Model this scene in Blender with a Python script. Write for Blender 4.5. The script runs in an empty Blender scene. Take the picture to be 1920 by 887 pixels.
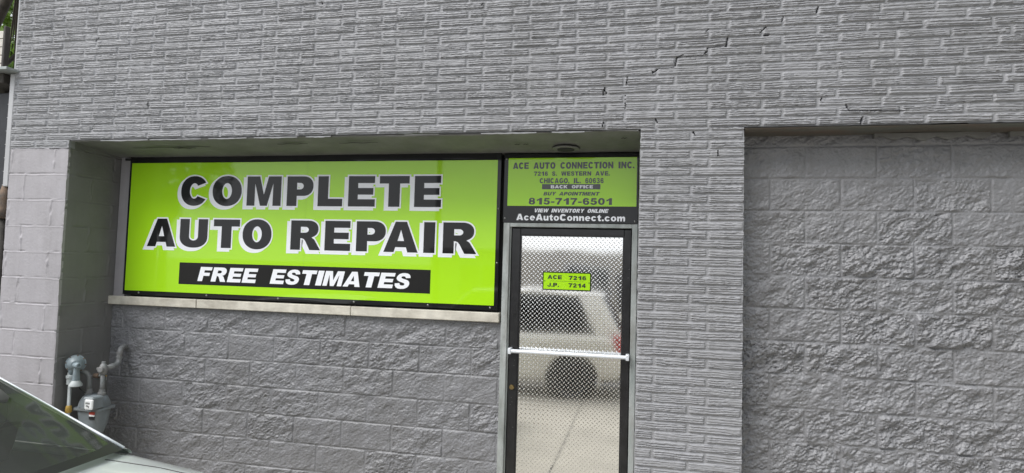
import bpy, math, random
import numpy as np
from mathutils import Vector, Matrix

random.seed(7)
R = math.radians
sc = bpy.context.scene
col = sc.collection

# ------------------------------------------------------------------ camera
CAM = Vector((4.846, -3.744, 1.78))
YAW, PITCH, ROLL = R(-11.6295), R(2.8874), R(1.6174)
fwd = Vector((math.sin(YAW) * math.cos(PITCH), math.cos(YAW) * math.cos(PITCH), math.sin(PITCH)))
rgt = Vector((math.cos(YAW), -math.sin(YAW), 0))
up = rgt.cross(fwd)
r2_ = rgt * math.cos(ROLL) + up * math.sin(ROLL)
u2_ = up * math.cos(ROLL) - rgt * math.sin(ROLL)
cd = bpy.data.cameras.new('camera')
cam = bpy.data.objects.new('camera', cd)
col.objects.link(cam)
M = Matrix((r2_, u2_, -fwd)).transposed().to_4x4()
M.translation = CAM
cam.matrix_world = M
cd.sensor_fit = 'HORIZONTAL'
cd.sensor_width = 36
cd.lens = 36 * 1100 / 1920
cd.clip_start = .05
cd.clip_end = 2000
sc.camera = cam

# ------------------------------------------------------------------ sky, sun, exposure
SUN_EL, SUN_AZ = R(50), R(222)        # azimuth from +Y, clockwise
w = bpy.data.worlds.new("World")
sc.world = w
w.use_nodes = True
nt = w.node_tree
nt.nodes.clear()
sky = nt.nodes.new('ShaderNodeTexSky')
sky.sky_type = 'NISHITA'
sky.sun_disc = False
sky.sun_elevation = SUN_EL
sky.sun_rotation = SUN_AZ
sky.dust_density = 3
tc = nt.nodes.new('ShaderNodeTexCoord')
nz = nt.nodes.new('ShaderNodeTexNoise')
nz.inputs['Scale'].default_value = 2.2
nz.inputs['Detail'].default_value = 6
rp = nt.nodes.new('ShaderNodeValToRGB')
rp.color_ramp.elements[0].position = .30
rp.color_ramp.elements[0].color = (.62, .62, .62, 1)
rp.color_ramp.elements[1].position = .62
rp.color_ramp.elements[1].color = (1, 1, 1, 1)
mx = nt.nodes.new('ShaderNodeMix')
mx.data_type = 'RGBA'
mx.inputs['B'].default_value = (10.6, 11.0, 11.6, 1)   # cloud deck
bg = nt.nodes.new('ShaderNodeBackground')
bg.inputs['Strength'].default_value = .05
ow = nt.nodes.new('ShaderNodeOutputWorld')
nt.links.new(tc.outputs['Generated'], nz.inputs['Vector'])
nt.links.new(nz.outputs['Fac'], rp.inputs['Fac'])
nt.links.new(rp.outputs['Color'], mx.inputs['Factor'])
nt.links.new(sky.outputs['Color'], mx.inputs['A'])
# an overcast sky is about three times brighter overhead than at the skyline
sx = nt.nodes.new('ShaderNodeSeparateXYZ')
nt.links.new(tc.outputs['Generated'], sx.inputs[0])
lr = nt.nodes.new('ShaderNodeMapRange')
lr.inputs['From Min'].default_value = 0
lr.inputs['From Max'].default_value = 1
lr.inputs['To Min'].default_value = 1.25
lr.inputs['To Max'].default_value = 1.5
nt.links.new(sx.outputs['Z'], lr.inputs['Value'])
vm = nt.nodes.new('ShaderNodeVectorMath')
vm.operation = 'SCALE'
nt.links.new(mx.outputs['Result'], vm.inputs[0])
nt.links.new(lr.outputs['Result'], vm.inputs['Scale'])
nt.links.new(vm.outputs['Vector'], bg.inputs['Color'])
nt.links.new(bg.outputs['Background'], ow.inputs['Surface'])

sl = bpy.data.lights.new('sun', 'SUN')
sl.energy = 1.5
sl.angle = R(34)
sl.color = (1, .98, .955)
so = bpy.data.objects.new('sun', sl)
col.objects.link(so)
sd = Vector((math.sin(SUN_AZ) * math.cos(SUN_EL), math.cos(SUN_AZ) * math.cos(SUN_EL), math.sin(SUN_EL)))
so.rotation_euler = sd.to_track_quat('Z', 'Y').to_euler()
so.location = (0, -10, 30)
sc.view_settings.view_transform = 'Standard'
sc.view_settings.look = 'None'
sc.view_settings.exposure = 1.13
sc.view_settings.gamma = 1
sc.view_settings.use_curve_mapping = False
sc.cycles.use_denoising = True
sc.cycles.max_bounces = 8

# ------------------------------------------------------------------ materials
def mat(name, c, rough=.6, metal=0, var=.0, vscale=3., bump=0., bscale=60., bdetail=5, coat=0, coat_rough=.05, spec=.5,
        c2=None, stretch=None, bdist=.01, rvar=0):
    m = bpy.data.materials.new(name)
    m.use_nodes = True
    t = m.node_tree
    b = t.nodes['Principled BSDF']
    b.inputs['Base Color'].default_value = (*c, 1)
    b.inputs['Roughness'].default_value = rough
    b.inputs['Metallic'].default_value = metal
    b.inputs['Specular IOR Level'].default_value = spec
    b.inputs['Coat Weight'].default_value = coat
    b.inputs['Coat Roughness'].default_value = coat_rough
    tcn = t.nodes.new('ShaderNodeTexCoord')
    src = tcn.outputs['Object']
    if stretch:
        mp = t.nodes.new('ShaderNodeMapping')
        mp.inputs['Scale'].default_value = stretch
        t.links.new(src, mp.inputs['Vector'])
        src = mp.outputs['Vector']
    if var or c2:
        n = t.nodes.new('ShaderNodeTexNoise')
        n.inputs['Scale'].default_value = vscale
        n.inputs['Detail'].default_value = 8
        n.inputs['Roughness'].default_value = .62
        t.links.new(src, n.inputs['Vector'])
        r = t.nodes.new('ShaderNodeValToRGB')
        r.color_ramp.elements[0].position = .32
        r.color_ramp.elements[1].position = .68
        a = c if c2 else tuple(x * (1 - var) for x in c)
        z = c2 if c2 else tuple(min(1, x * (1 + var)) for x in c)
        r.color_ramp.elements[0].color = (*a, 1)
        r.color_ramp.elements[1].color = (*z, 1)
        t.links.new(n.outputs['Fac'], r.inputs['Fac'])
        t.links.new(r.outputs['Color'], b.inputs['Base Color'])
        if rvar:
            mr = t.nodes.new('ShaderNodeMapRange')
            mr.inputs['From Min'].default_value = .3
            mr.inputs['From Max'].default_value = .7
            mr.inputs['To Min'].default_value = rough - rvar
            mr.inputs['To Max'].default_value = rough + rvar
            t.links.new(n.outputs['Fac'], mr.inputs['Value'])
            t.links.new(mr.outputs['Result'], b.inputs['Roughness'])
    if bump:
        n2 = t.nodes.new('ShaderNodeTexNoise')
        n2.inputs['Scale'].default_value = bscale
        n2.inputs['Detail'].default_value = bdetail
        t.links.new(src, n2.inputs['Vector'])
        bp = t.nodes.new('ShaderNodeBump')
        bp.inputs['Strength'].default_value = bump
        bp.inputs['Distance'].default_value = bdist
        t.links.new(n2.outputs['Fac'], bp.inputs['Height'])
        t.links.new(bp.outputs['Normal'], b.inputs['Normal'])
    return m

PAINT = (.258, .259, .272)
m_brick = mat('grey_painted_brick', PAINT, .55, var=.07, vscale=5, bump=.25, bscale=140, bdist=.004)
m_block = mat('grey_painted_block', (.335, .319, .336), .6, var=.05, vscale=3, bump=.3, bscale=170, bdist=.003)
m_split = mat('grey_painted_split_block', (.192, .192, .202), .40, var=.10, vscale=4, bump=.6, bscale=75, bdetail=9, bdist=.008)
m_jamb = mat('shaded_grey_paint', (.168, .166, .166), .6, var=.1, vscale=3, bump=.3, bscale=170, bdist=.003)  # column paint darkened: the shade on the left jamb is put into its colour
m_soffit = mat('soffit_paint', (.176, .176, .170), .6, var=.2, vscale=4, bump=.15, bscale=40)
m_crack = mat('crack_dark', (.03, .03, .03), .9)
m_rust = mat('rusty_lintel_paint', (.085, .09, .078), .7, c2=(.10, .072, .055), vscale=9, stretch=(.3, 1, 3))
m_stone = mat('sill_limestone', (.55, .52, .45), .75, var=.16, vscale=11, bump=.2, bscale=70)
m_green = mat('lime_vinyl', (.37, .70, .012), .25, var=.015, vscale=2, coat=.9, coat_rough=.03, spec=.1, bump=.06, bscale=2.6, bdetail=1, bdist=.02)
m_black = mat('black_vinyl', (.010, .010, .011), .3, coat=.55, coat_rough=.03, spec=.1, bump=.06, bscale=2.6, bdetail=1, bdist=.02)
m_white = mat('white_vinyl', (.82, .83, .87), .3, coat=.6, coat_rough=.03, spec=.1, bump=.06, bscale=2.6, bdetail=1, bdist=.02)
m_blackmetal = mat('black_anodised_metal', (.012, .012, .013), .3, var=.4, vscale=14, bump=.06, bscale=30)
m_galv = mat('weathered_aluminium', (.44, .46, .45), .5, metal=.35, c2=(.27, .30, .29), vscale=13, stretch=(1, 1, .25), bump=.1, bscale=60)
m_bar = mat('pale_satin_bar', (.72, .75, .79), .3, metal=.25)
m_plate = mat('diamond_plate_aluminium', (.86, .86, .85), .055, metal=1, var=.05, vscale=5, rvar=.02)
m_brass = mat('brass', (.30, .22, .10), .4, metal=1)
m_meter = mat('meter_grey_paint', (.20, .228, .245), .45, var=.16, vscale=9, bump=.1, bscale=90)
m_meterblue = mat('meter_blue_grey_paint', (.215, .265, .29), .42, var=.2, vscale=12, bump=.08, bscale=90)
m_pipe = mat('pipe_grey_paint', (.24, .25, .255), .5, var=.25, vscale=14, bump=.1, bscale=80)
m_pipelite = mat('riser_pale_paint', (.42, .45, .45), .5, var=.14, vscale=14)
m_yellow = mat('yellow_tape', (.42, .27, .06), .6, var=.3, vscale=30)
m_red = mat('red_sticker', (.42, .05, .03), .4)
m_screw = mat('screw_metal', (.25, .25, .25), .4, metal=1)
m_dark = mat('dark_panel_paint', (.020, .022, .027), .7, var=.25, vscale=6, bump=.1, bscale=40)
m_trim = mat('pale_grey_flashing', (.38, .38, .39), .45, var=.12, vscale=8, stretch=(1, 1, .2))
m_slat = mat('bleached_wood', (.46, .43, .38), .8, c2=(.60, .57, .52), vscale=7, stretch=(.3, .3, 6), bump=.4, bscale=30)
m_beam = mat('dark_timber', (.05, .045, .04), .8, var=.3, vscale=9, bump=.3, bscale=30)
m_rustpipe = mat('rusty_pipe', (.07, .06, .055), .8, c2=(.17, .11, .07), vscale=14, bump=.3, bscale=50)
m_conc = mat('apron_concrete', (.36, .335, .285), .85, var=.14, vscale=1.3, bump=.3, bscale=50)
m_asph = mat('asphalt', (.055, .055, .057), .9, var=.25, vscale=2, bump=.4, bscale=90)
m_line = mat('road_paint', (.62, .50, .12), .7, var=.2, vscale=8)
m_bark = mat('bark', (.035, .028, .022), .9, var=.35, vscale=10, bump=.6, bscale=25)
m_roof = mat('roof_felt', (.06, .06, .06), .9, var=.2)
m_silver = mat('silver_car_paint', (.68, .73, .71), .3, metal=.2, coat=1, coat_rough=.03, var=.02)
m_cream = mat('cream_car_paint', (.70, .66, .57), .3, coat=1, coat_rough=.03)
m_tyre = mat('tyre_rubber', (.02, .02, .02), .8, bump=.2, bscale=60)
m_rim = mat('wheel_alloy', (.5, .5, .52), .3, metal=1)
m_trimblk = mat('black_plastic', (.014, .014, .015), .5)
m_inter = mat('interior_fabric', (.10, .10, .095), .8, var=.15, vscale=12)
m_dash = mat('dashboard_plastic', (.045, .047, .045), .6, bump=.2, bscale=150)
m_tail = mat('tail_lamp_lens', (.45, .012, .02), .15, coat=1)
m_head = mat('head_lamp_lens', (.7, .72, .74), .1, metal=.4, coat=1)
m_plate_w = mat('plain_sticker_white', (.75, .76, .76), .5)
m_brickred = mat('red_brick_far', (.24, .115, .08), .85, var=.2, vscale=3)
m_tan = mat('tan_stucco_far', (.27, .245, .21), .85, var=.12, vscale=2)
m_winglass = mat('window_glass_dark', (.02, .025, .03), .06, spec=.8)

def weather(m, amt, sc1=1.1, streak=(5, 5, .55), col_=(.10, .095, .085)):
    """thin uneven grime and run marks over a paint"""
    t = m.node_tree
    b = t.nodes['Principled BSDF']
    l = b.inputs['Base Color'].links[0]
    src = l.from_socket
    tcn = t.nodes.new('ShaderNodeTexCoord')
    mp = t.nodes.new('ShaderNodeMapping')
    mp.inputs['Scale'].default_value = streak
    t.links.new(tcn.outputs['Object'], mp.inputs['Vector'])
    n1 = t.nodes.new('ShaderNodeTexNoise')
    n1.inputs['Scale'].default_value = 1.6
    n1.inputs['Detail'].default_value = 7
    n1.inputs['Roughness'].default_value = .65
    t.links.new(mp.outputs['Vector'], n1.inputs['Vector'])
    n2 = t.nodes.new('ShaderNodeTexNoise')
    n2.inputs['Scale'].default_value = sc1
    n2.inputs['Detail'].default_value = 9
    n2.inputs['Roughness'].default_value = .7
    t.links.new(tcn.outputs['Object'], n2.inputs['Vector'])
    ad = t.nodes.new('ShaderNodeMath')
    ad.operation = 'MULTIPLY'
    t.links.new(n1.outputs['Fac'], ad.inputs[0])
    t.links.new(n2.outputs['Fac'], ad.inputs[1])
    mr = t.nodes.new('ShaderNodeMapRange')
    mr.inputs['From Min'].default_value = .2
    mr.inputs['From Max'].default_value = .42
    mr.inputs['To Min'].default_value = 0
    mr.inputs['To Max'].default_value = amt
    t.links.new(ad.outputs[0], mr.inputs['Value'])
    mx_ = t.nodes.new('ShaderNodeMix')
    mx_.data_type = 'RGBA'
    mx_.inputs['B'].default_value = (*col_, 1)
    t.links.new(mr.outputs['Result'], mx_.inputs['Factor'])
    t.links.new(src, mx_.inputs['A'])
    t.links.new(mx_.outputs['Result'], b.inputs['Base Color'])
weather(m_brick, .30, .9)
weather(m_block, .28, 1.4)
weather(m_split, .28, 1.2)
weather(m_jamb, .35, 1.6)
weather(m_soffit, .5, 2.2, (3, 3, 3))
weather(m_stone, .5, 3, (2, 2, 6), (.16, .13, .09))
weather(m_meter, .35, 8, (6, 6, 3), (.12, .09, .06))
weather(m_meterblue, .35, 8, (6, 6, 3), (.12, .10, .08))
weather(m_pipe, .5, 7, (6, 6, 6), (.12, .075, .045))
weather(m_galv, .6, 4, (6, 6, 1.5), (.10, .085, .06))
def leafmat(name, c):
    m = mat(name, c, .55, var=.35, vscale=1.4)
    t = m.node_tree
    b = t.nodes['Principled BSDF']
    tr = t.nodes.new('ShaderNodeBsdfTranslucent')
    tr.inputs['Color'].default_value = (c[0] * 1.6, c[1] * 1.7, c[2] * .8, 1)
    ms = t.nodes.new('ShaderNodeMixShader')
    ms.inputs[0].default_value = .4
    t.links.new(b.outputs[0], ms.inputs[1])
    t.links.new(tr.outputs[0], ms.inputs[2])
    t.links.new(ms.outputs[0], t.nodes['Material Output'].inputs['Surface'])
    return m
m_leaf = leafmat('leaf_green', (.11, .185, .035))
m_leafd = leafmat('leaf_dark_green', (.04, .075, .02))

def glassmat(name, tint, ior=1.5, dust=.0):
    m = bpy.data.materials.new(name)
    m.use_nodes = True
    t = m.node_tree
    t.nodes.clear()
    o = t.nodes.new('ShaderNodeOutputMaterial')
    tr = t.nodes.new('ShaderNodeBsdfTransparent')
    tr.inputs[0].default_value = (*tint, 1)
    g = t.nodes.new('ShaderNodeBsdfGlossy')
    g.inputs['Roughness'].default_value = .06
    f = t.nodes.new('ShaderNodeFresnel')
    f.inputs[0].default_value = ior
    ml = t.nodes.new('ShaderNodeMath')
    ml.operation = 'MULTIPLY'
    ml.inputs[1].default_value = .4
    ml.use_clamp = True
    ms = t.nodes.new('ShaderNodeMixShader')
    df = t.nodes.new('ShaderNodeBsdfDiffuse')
    df.inputs[0].default_value = (.42, .44, .40, 1)
    md = t.nodes.new('ShaderNodeMixShader')
    md.inputs[0].default_value = dust
    t.links.new(f.outputs[0], ml.inputs[0])
    t.links.new(ml.outputs[0], ms.inputs[0])
    t.links.new(tr.outputs[0], md.inputs[1])
    t.links.new(df.outputs[0], md.inputs[2])
    t.links.new(md.outputs[0], ms.inputs[1])
    t.links.new(g.outputs[0], ms.inputs[2])
    t.links.new(ms.outputs[0], o.inputs['Surface'])
    return m
m_wind = glassmat('windscreen_glass', (.42, .47, .42), dust=.085)
m_tint = glassmat('tinted_side_glass', (.12, .13, .14))

# ------------------------------------------------------------------ object helpers
def empty(name, label, cat, loc=(0, 0, 0), rz=0, group=None):
    o = bpy.data.objects.new(name, None)
    col.objects.link(o)
    o.location = loc
    o.rotation_euler.z = rz
    o.empty_display_size = .1
    o['label'] = label
    o['category'] = cat
    if group:
        o['group'] = group
    return o

def tag(o, label, cat, group=None):
    o['label'] = label
    o['category'] = cat
    if group:
        o['group'] = group
    return o

def link(name, me, m, parent=None, kind=None, label=None, smooth=False):
    o = bpy.data.objects.new(name, me)
    col.objects.link(o)
    if m is not None:
        me.materials.append(m)
    if parent is not None:
        o.parent = parent
    if kind:
        o['kind'] = kind
    if label:
        o['label'] = label
    if smooth:
        me.polygons.foreach_set('use_smooth', [True] * len(me.polygons))
    return o

class MB:
    """collects primitive shapes into one mesh"""
    def __init__(s):
        s.v, s.f = [], []
    def add(s, vs, fs):
        k = len(s.v)
        s.v += [tuple(v) for v in vs]
        s.f += [tuple(i + k for i in f) for f in fs]
        return s
    def box(s, x0, x1, y0, y1, z0, z1, b=0.0):
        if b <= 0:
            vs = [(x, y, z) for x in (x0, x1) for y in (y0, y1) for z in (z0, z1)]
            fs = [(0, 1, 3, 2), (4, 6, 7, 5), (0, 4, 5, 1), (2, 3, 7, 6), (0, 2, 6, 4), (1, 5, 7, 3)]
            return s.add(vs, fs)
        # chamfered box: each corner has three points
        X, Y, Z = (x0, x1), (y0, y1), (z0, z1)
        vs, ix = [], {}
        for i in (0, 1):
            for j in (0, 1):
                for k in (0, 1):
                    bx, by, bz = (b if i == 0 else -b), (b if j == 0 else -b), (b if k == 0 else -b)
                    for a in range(3):
                        p = [X[i] + bx, Y[j] + by, Z[k] + bz]
                        p[a] = (X[i], Y[j], Z[k])[a]
                        ix[i, j, k, a] = len(vs)
                        vs.append(p)
        fs = []
        for i in (0, 1):
            fs.append([ix[i, j, k, 0] for j, k in ((0, 0), (0, 1), (1, 1), (1, 0))])
            fs.append([ix[j, i, k, 1] for j, k in ((0, 0), (1, 0), (1, 1), (0, 1))])
            fs.append([ix[j, k, i, 2] for j, k in ((0, 0), (0, 1), (1, 1), (1, 0))])
        for i in (0, 1):
            for j in (0, 1):
                fs.append([ix[i, j, 0, 0], ix[i, j, 1, 0], ix[i, j, 1, 1], ix[i, j, 0, 1]])
                fs.append([ix[i, 0, j, 0], ix[i, 1, j, 0], ix[i, 1, j, 2], ix[i, 0, j, 2]])
                fs.append([ix[0, i, j, 1], ix[1, i, j, 1], ix[1, i, j, 2], ix[0, i, j, 2]])
                for k in (0, 1):
                    fs.append([ix[i, j, k, 0], ix[i, j, k, 1], ix[i, j, k, 2]])
        return s.add(vs, fs)
    def ring(s, pts, rads, n=16, caps=True, flat=None):
        """tube through pts with radius per point"""
        pts = [Vector(p) for p in pts]
        if not hasattr(rads, '__len__'):
            rads = [rads] * len(pts)
        k0 = len(s.v)
        prev = None
        for i, p in enumerate(pts):
            d = (pts[min(i + 1, len(pts) - 1)] - pts[max(i - 1, 0)])
            if d.length < 1e-9:
                d = prev_d
            d.normalize()
            prev_d = d
            if prev is None:
                a = d.orthogonal().normalized()
            else:
                a = (prev - d * prev.dot(d))
                a = a.normalized() if a.length > 1e-6 else d.orthogonal().normalized()
            prev = a
            b = d.cross(a)
            for j in range(n):
                t = 2 * math.pi * j / n
                s.v.append(tuple(p + (a * math.cos(t) + b * math.sin(t)) * rads[i]))
        for i in range(len(pts) - 1):
            for j in range(n):
                s.f.append((k0 + i * n + j, k0 + i * n + (j + 1) % n, k0 + (i + 1) * n + (j + 1) % n, k0 + (i + 1) * n + j))
        if caps:
            s.f.append(tuple(k0 + j for j in reversed(range(n))))
            s.f.append(tuple(k0 + (len(pts) - 1) * n + j for j in range(n)))
        return s
    def lathe(s, prof, o, axis, n=20):
        """profile [(distance along axis, radius)]"""
        o, axis = Vector(o), Vector(axis).normalized()
        return s.ring([o + axis * (d + i * 1e-5) for i, (d, r) in enumerate(prof)], [r for d, r in prof], n) if False else s._lathe(prof, o, axis, n)
    def _lathe(s, prof, o, axis, n):
        a = axis.orthogonal().normalized()
        b = axis.cross(a)
        k0 = len(s.v)
        for d, r in prof:
            for j in range(n):
                t = 2 * math.pi * j / n
                s.v.append(tuple(o + axis * d + (a * math.cos(t) + b * math.sin(t)) * r))
        for i in range(len(prof) - 1):
            for j in range(n):
                s.f.append((k0 + i * n + j, k0 + i * n + (j + 1) % n, k0 + (i + 1) * n + (j + 1) % n, k0 + (i + 1) * n + j))
        s.f.append(tuple(k0 + j for j in reversed(range(n))))
        s.f.append(tuple(k0 + (len(prof) - 1) * n + j for j in range(n)))
        return s
    def grid(s, P):
        """P[i][j] -> vertex"""
        k0 = len(s.v)
        ni, nj = len(P), len(P[0])
        for row in P:
            s.v += [tuple(p) for p in row]
        for i in range(ni - 1):
            for j in range(nj - 1):
                s.f.append((k0 + i * nj + j, k0 + i * nj + j + 1, k0 + (i + 1) * nj + j + 1, k0 + (i + 1) * nj + j))
        return s
    def prism(s, poly, axis_from, axis_to, plane='xz'):
        """extrude 2D polygon between two coordinates of the third axis"""
        n = len(poly)
        def P(p, t):
            return {'xz': (p[0], t, p[1]), 'xy': (p[0], p[1], t), 'yz': (t, p[0], p[1])}[plane]
        vs = [P(p, axis_from) for p in poly] + [P(p, axis_to) for p in poly]
        fs = [tuple(range(n)), tuple(reversed(range(n, 2 * n)))]
        fs += [(i, n + i, n + (i + 1) % n, (i + 1) % n) for i in range(n)]
        return s.add(vs, fs)
    def mesh(s, name):
        me = bpy.data.meshes.new(name)
        me.from_pydata(s.v, [], s.f)
        me.validate()
        import bmesh
        bm = bmesh.new()
        bm.from_mesh(me)
        bmesh.ops.recalc_face_normals(bm, faces=bm.faces)
        bm.to_mesh(me)
        bm.free()
        return me
    def build(s, name, m, parent=None, kind=None, label=None, smooth=False, angle=None):
        o = link(name, s.mesh(name), m, parent, kind, label, smooth or angle is not None)
        if angle is not None:
            o.data.set_sharp_from_angle(angle=R(angle))
        return o

# ------------------------------------------------------------------ numpy noise
rng = np.random.default_rng(11)
_tab = rng.random((512, 512))
def vnoise(x, y, seed=0):
    x = x + seed * 37.17
    y = y + seed * 91.73
    xi, yi = np.floor(x).astype(int), np.floor(y).astype(int)
    fx, fy = x - xi, y - yi
    fx = fx * fx * fx * (fx * (fx * 6 - 15) + 10)
    fy = fy * fy * fy * (fy * (fy * 6 - 15) + 10)
    a = _tab[xi % 512, yi % 512]
    b = _tab[(xi + 1) % 512, yi % 512]
    c = _tab[xi % 512, (yi + 1) % 512]
    d = _tab[(xi + 1) % 512, (yi + 1) % 512]
    return (a * (1 - fx) + b * fx) * (1 - fy) + (c * (1 - fx) + d * fx) * fy
def fbm(x, y, oct=4, gain=.5, seed=0):
    s, a, t = 0, 1, 0
    for i in range(oct):
        s = s + a * (vnoise(x, y, seed + i) - .5)
        t += a
        a *= gain
        x, y = x * 2.03, y * 2.03
    return s / t * 2
def h1(i, seed=0):
    i = np.asarray(i).astype(int)
    return _tab[(i * 131 + seed * 57) % 512, (i * 71 + seed * 193 + 17) % 512]
def h2(i, j, seed=0):
    i, j = np.asarray(i).astype(int), np.asarray(j).astype(int)
    return _tab[(i * 131 + j * 17 + seed * 57) % 512, (j * 71 + i * 29 + seed * 193 + 17) % 512]
def sstep(a, b, x):
    t = np.clip((x - a) / (b - a), 0, 1)
    return t * t * (3 - 2 * t)

def relief(name, x0, x1, z0, z1, dx, dz, Y, hf, m, parent, skirt=.1, label=None, jag=0):
    """wall face standing at plane Y, relief hf(X, Z) toward the street, rims folded back by skirt"""
    nx, nz_ = max(2, int(round((x1 - x0) / dx)) + 1), max(2, int(round((z1 - z0) / dz)) + 1)
    X, Z = np.meshgrid(np.linspace(x0, x1, nx), np.linspace(z0, z1, nz_), indexing='ij')
    Hh = hf(X, Z)
    Yv = Y - Hh
    if jag:
        for i_, sg_ in ((0, 1), (-1, -1)):
            X[i_, :] += sg_ * jag * np.clip(.35 + fbm(Z[i_, :] * 34, Z[i_, :] * 3, 3, seed=70 + i_), 0, 1.4)
        Z[:, 0] += jag * np.clip(.25 + fbm(X[:, 0] * 17, X[:, 0] * 2, 3, seed=73), -.2, 1.3)
    # fold the rim back
    Xp = np.pad(X, 1, mode='edge')
    Zp = np.pad(Z, 1, mode='edge')
    Yp = np.pad(Yv, 1, mode='edge')
    Yp[0, :] = Yp[-1, :] = Y + skirt
    Yp[:, 0] = Yp[:, -1] = Y + skirt
    nx, nz_ = nx + 2, nz_ + 2
    co = np.stack([Xp, Yp, Zp], -1).reshape(-1, 3).astype(np.float32)
    i = np.arange(nx - 1)[:, None] * nz_ + np.arange(nz_ - 1)[None, :]
    q = np.stack([i, i + nz_, i + nz_ + 1, i + 1], -1).reshape(-1, 4)
    me = bpy.data.meshes.new(name)
    me.vertices.add(len(co))
    me.vertices.foreach_set('co', co.ravel())
    me.loops.add(q.size)
    me.loops.foreach_set('vertex_index', q.ravel().astype(np.int32))
    me.polygons.add(len(q))
    me.polygons.foreach_set('loop_start', np.arange(0, q.size, 4, dtype=np.int32))
    me.update(calc_edges=True)
    me.polygons.foreach_set('use_smooth', np.ones(len(q), bool))
    me.set_sharp_from_angle(angle=R(70))
    return link(name, me, m, parent, label=label)

# ------------------------------------------------------------------ masonry patterns
BH, BL = .0557, .3112
def brick_height(px, pz, odd, irregular=True, wobble=1.):
    """rug faced long bricks under thick paint; a row centre at pz, an even row joint at px, odd rows shifted"""
    def f(X, Z):
        Zw = Z + .0035 * fbm(X * 1.3, Z * .4, 2, seed=3) * wobble + .0016 * fbm(X * 9, Z * 9, 2, seed=31)
        row = np.floor((Zw - pz) / BH + .5)
        v = (Zw - pz) / BH + .5 - row
        par = np.mod(row, 2)
        xs = X - px - par * odd
        if irregular:
            wgt = sstep(5.9, 6.4, X)
            xs = xs + wgt * (.045 * (h1(row, 5) - .5) + .05 * np.sin(X * 2.3 + row * 1.9))
        xs = xs + .006 * (h1(row, 9) - .5) + .003 * fbm(Z * 60, X * 5, 2, seed=8)
        u = np.floor(xs / BL)
        t = (xs / BL - u) * BL
        jw = .015 + .010 * h2(u, row, 1)
        eh = np.minimum(t, BL - t)
        ev = np.minimum(v, 1 - v) * BH + .0022 * fbm(X * 30, row * 3.3 + Z * 5, 3, seed=27)
        m = sstep(jw * .35, jw * .35 + .006, eh + .002 * fbm(Z * 90, X * 9, 2, seed=28)) * sstep(.0048, .0098, ev)
        depth = .0058 + .0050 * (h2(u, row, 2) - .35)
        rgh = .6 + .7 * h2(u, row, 4)
        wz = Z + .0042 * fbm(X * 11 + u * 3.1, Z * 9 + row * .7, 3, seed=12)
        ph = wz / (.0118 + .0045 * h2(u, row, 7)) + h2(u, row, 6) + .30 * fbm(X * 6 + row * 1.7, Z * 12, 2, seed=14)
        g = np.exp(-(np.sin(np.pi * ph) / .36) ** 2)
        s = .35 - g * np.clip(.25 + 1.5 * vnoise(X * 15 + row * 5.3, np.floor(ph) * 3.7 + row * 1.3, seed=17), 0, 1.35)
        fine = fbm(X * 55, Z * 190, 3, seed=20)
        h = m * (depth + rgh * (.0057 * s + .0026 * fine)) + (1 - m) * .0018 * fbm(X * 50, Z * 80, 3, seed=22)
        drip = sstep(.55, .8, vnoise(X * 25, Z * 8, seed=25)) * .0012
        return h + drip * m
    return f

CRACKS = []   # (x0, z0, x1, z1, half width)
def with_cracks(f):
    def g(X, Z):
        h = f(X, Z)
        for (x0, z0, x1, z1, hw) in CRACKS:
            dx, dz = x1 - x0, z1 - z0
            L2 = dx * dx + dz * dz
            xa, xb, za, zb = min(x0, x1) - .03, max(x0, x1) + .03, min(z0, z1) - .03, max(z0, z1) + .03
            sel = (X > xa) & (X < xb) & (Z > za) & (Z < zb)
            if not sel.any():
                continue
            xx, zz = X[sel], Z[sel]
            xw = xx + .006 * fbm(zz * 60, xx * 60, 2, seed=40)
            zw = zz + .004 * fbm(xx * 60, zz * 60, 2, seed=41)
            t = np.clip(((xw - x0) * dx + (zw - z0) * dz) / L2, 0, 1)
            d = np.hypot(xw - x0 - t * dx, zw - z0 - t * dz) * (1.0 + 1.1 * vnoise(xx * 45, zz * 45, seed=43))
            k = 1 - sstep(hw * .5, hw * 1.5, d)
            h[sel] = h[sel] * (1 - k) - k * .03
        return h
    return g

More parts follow.
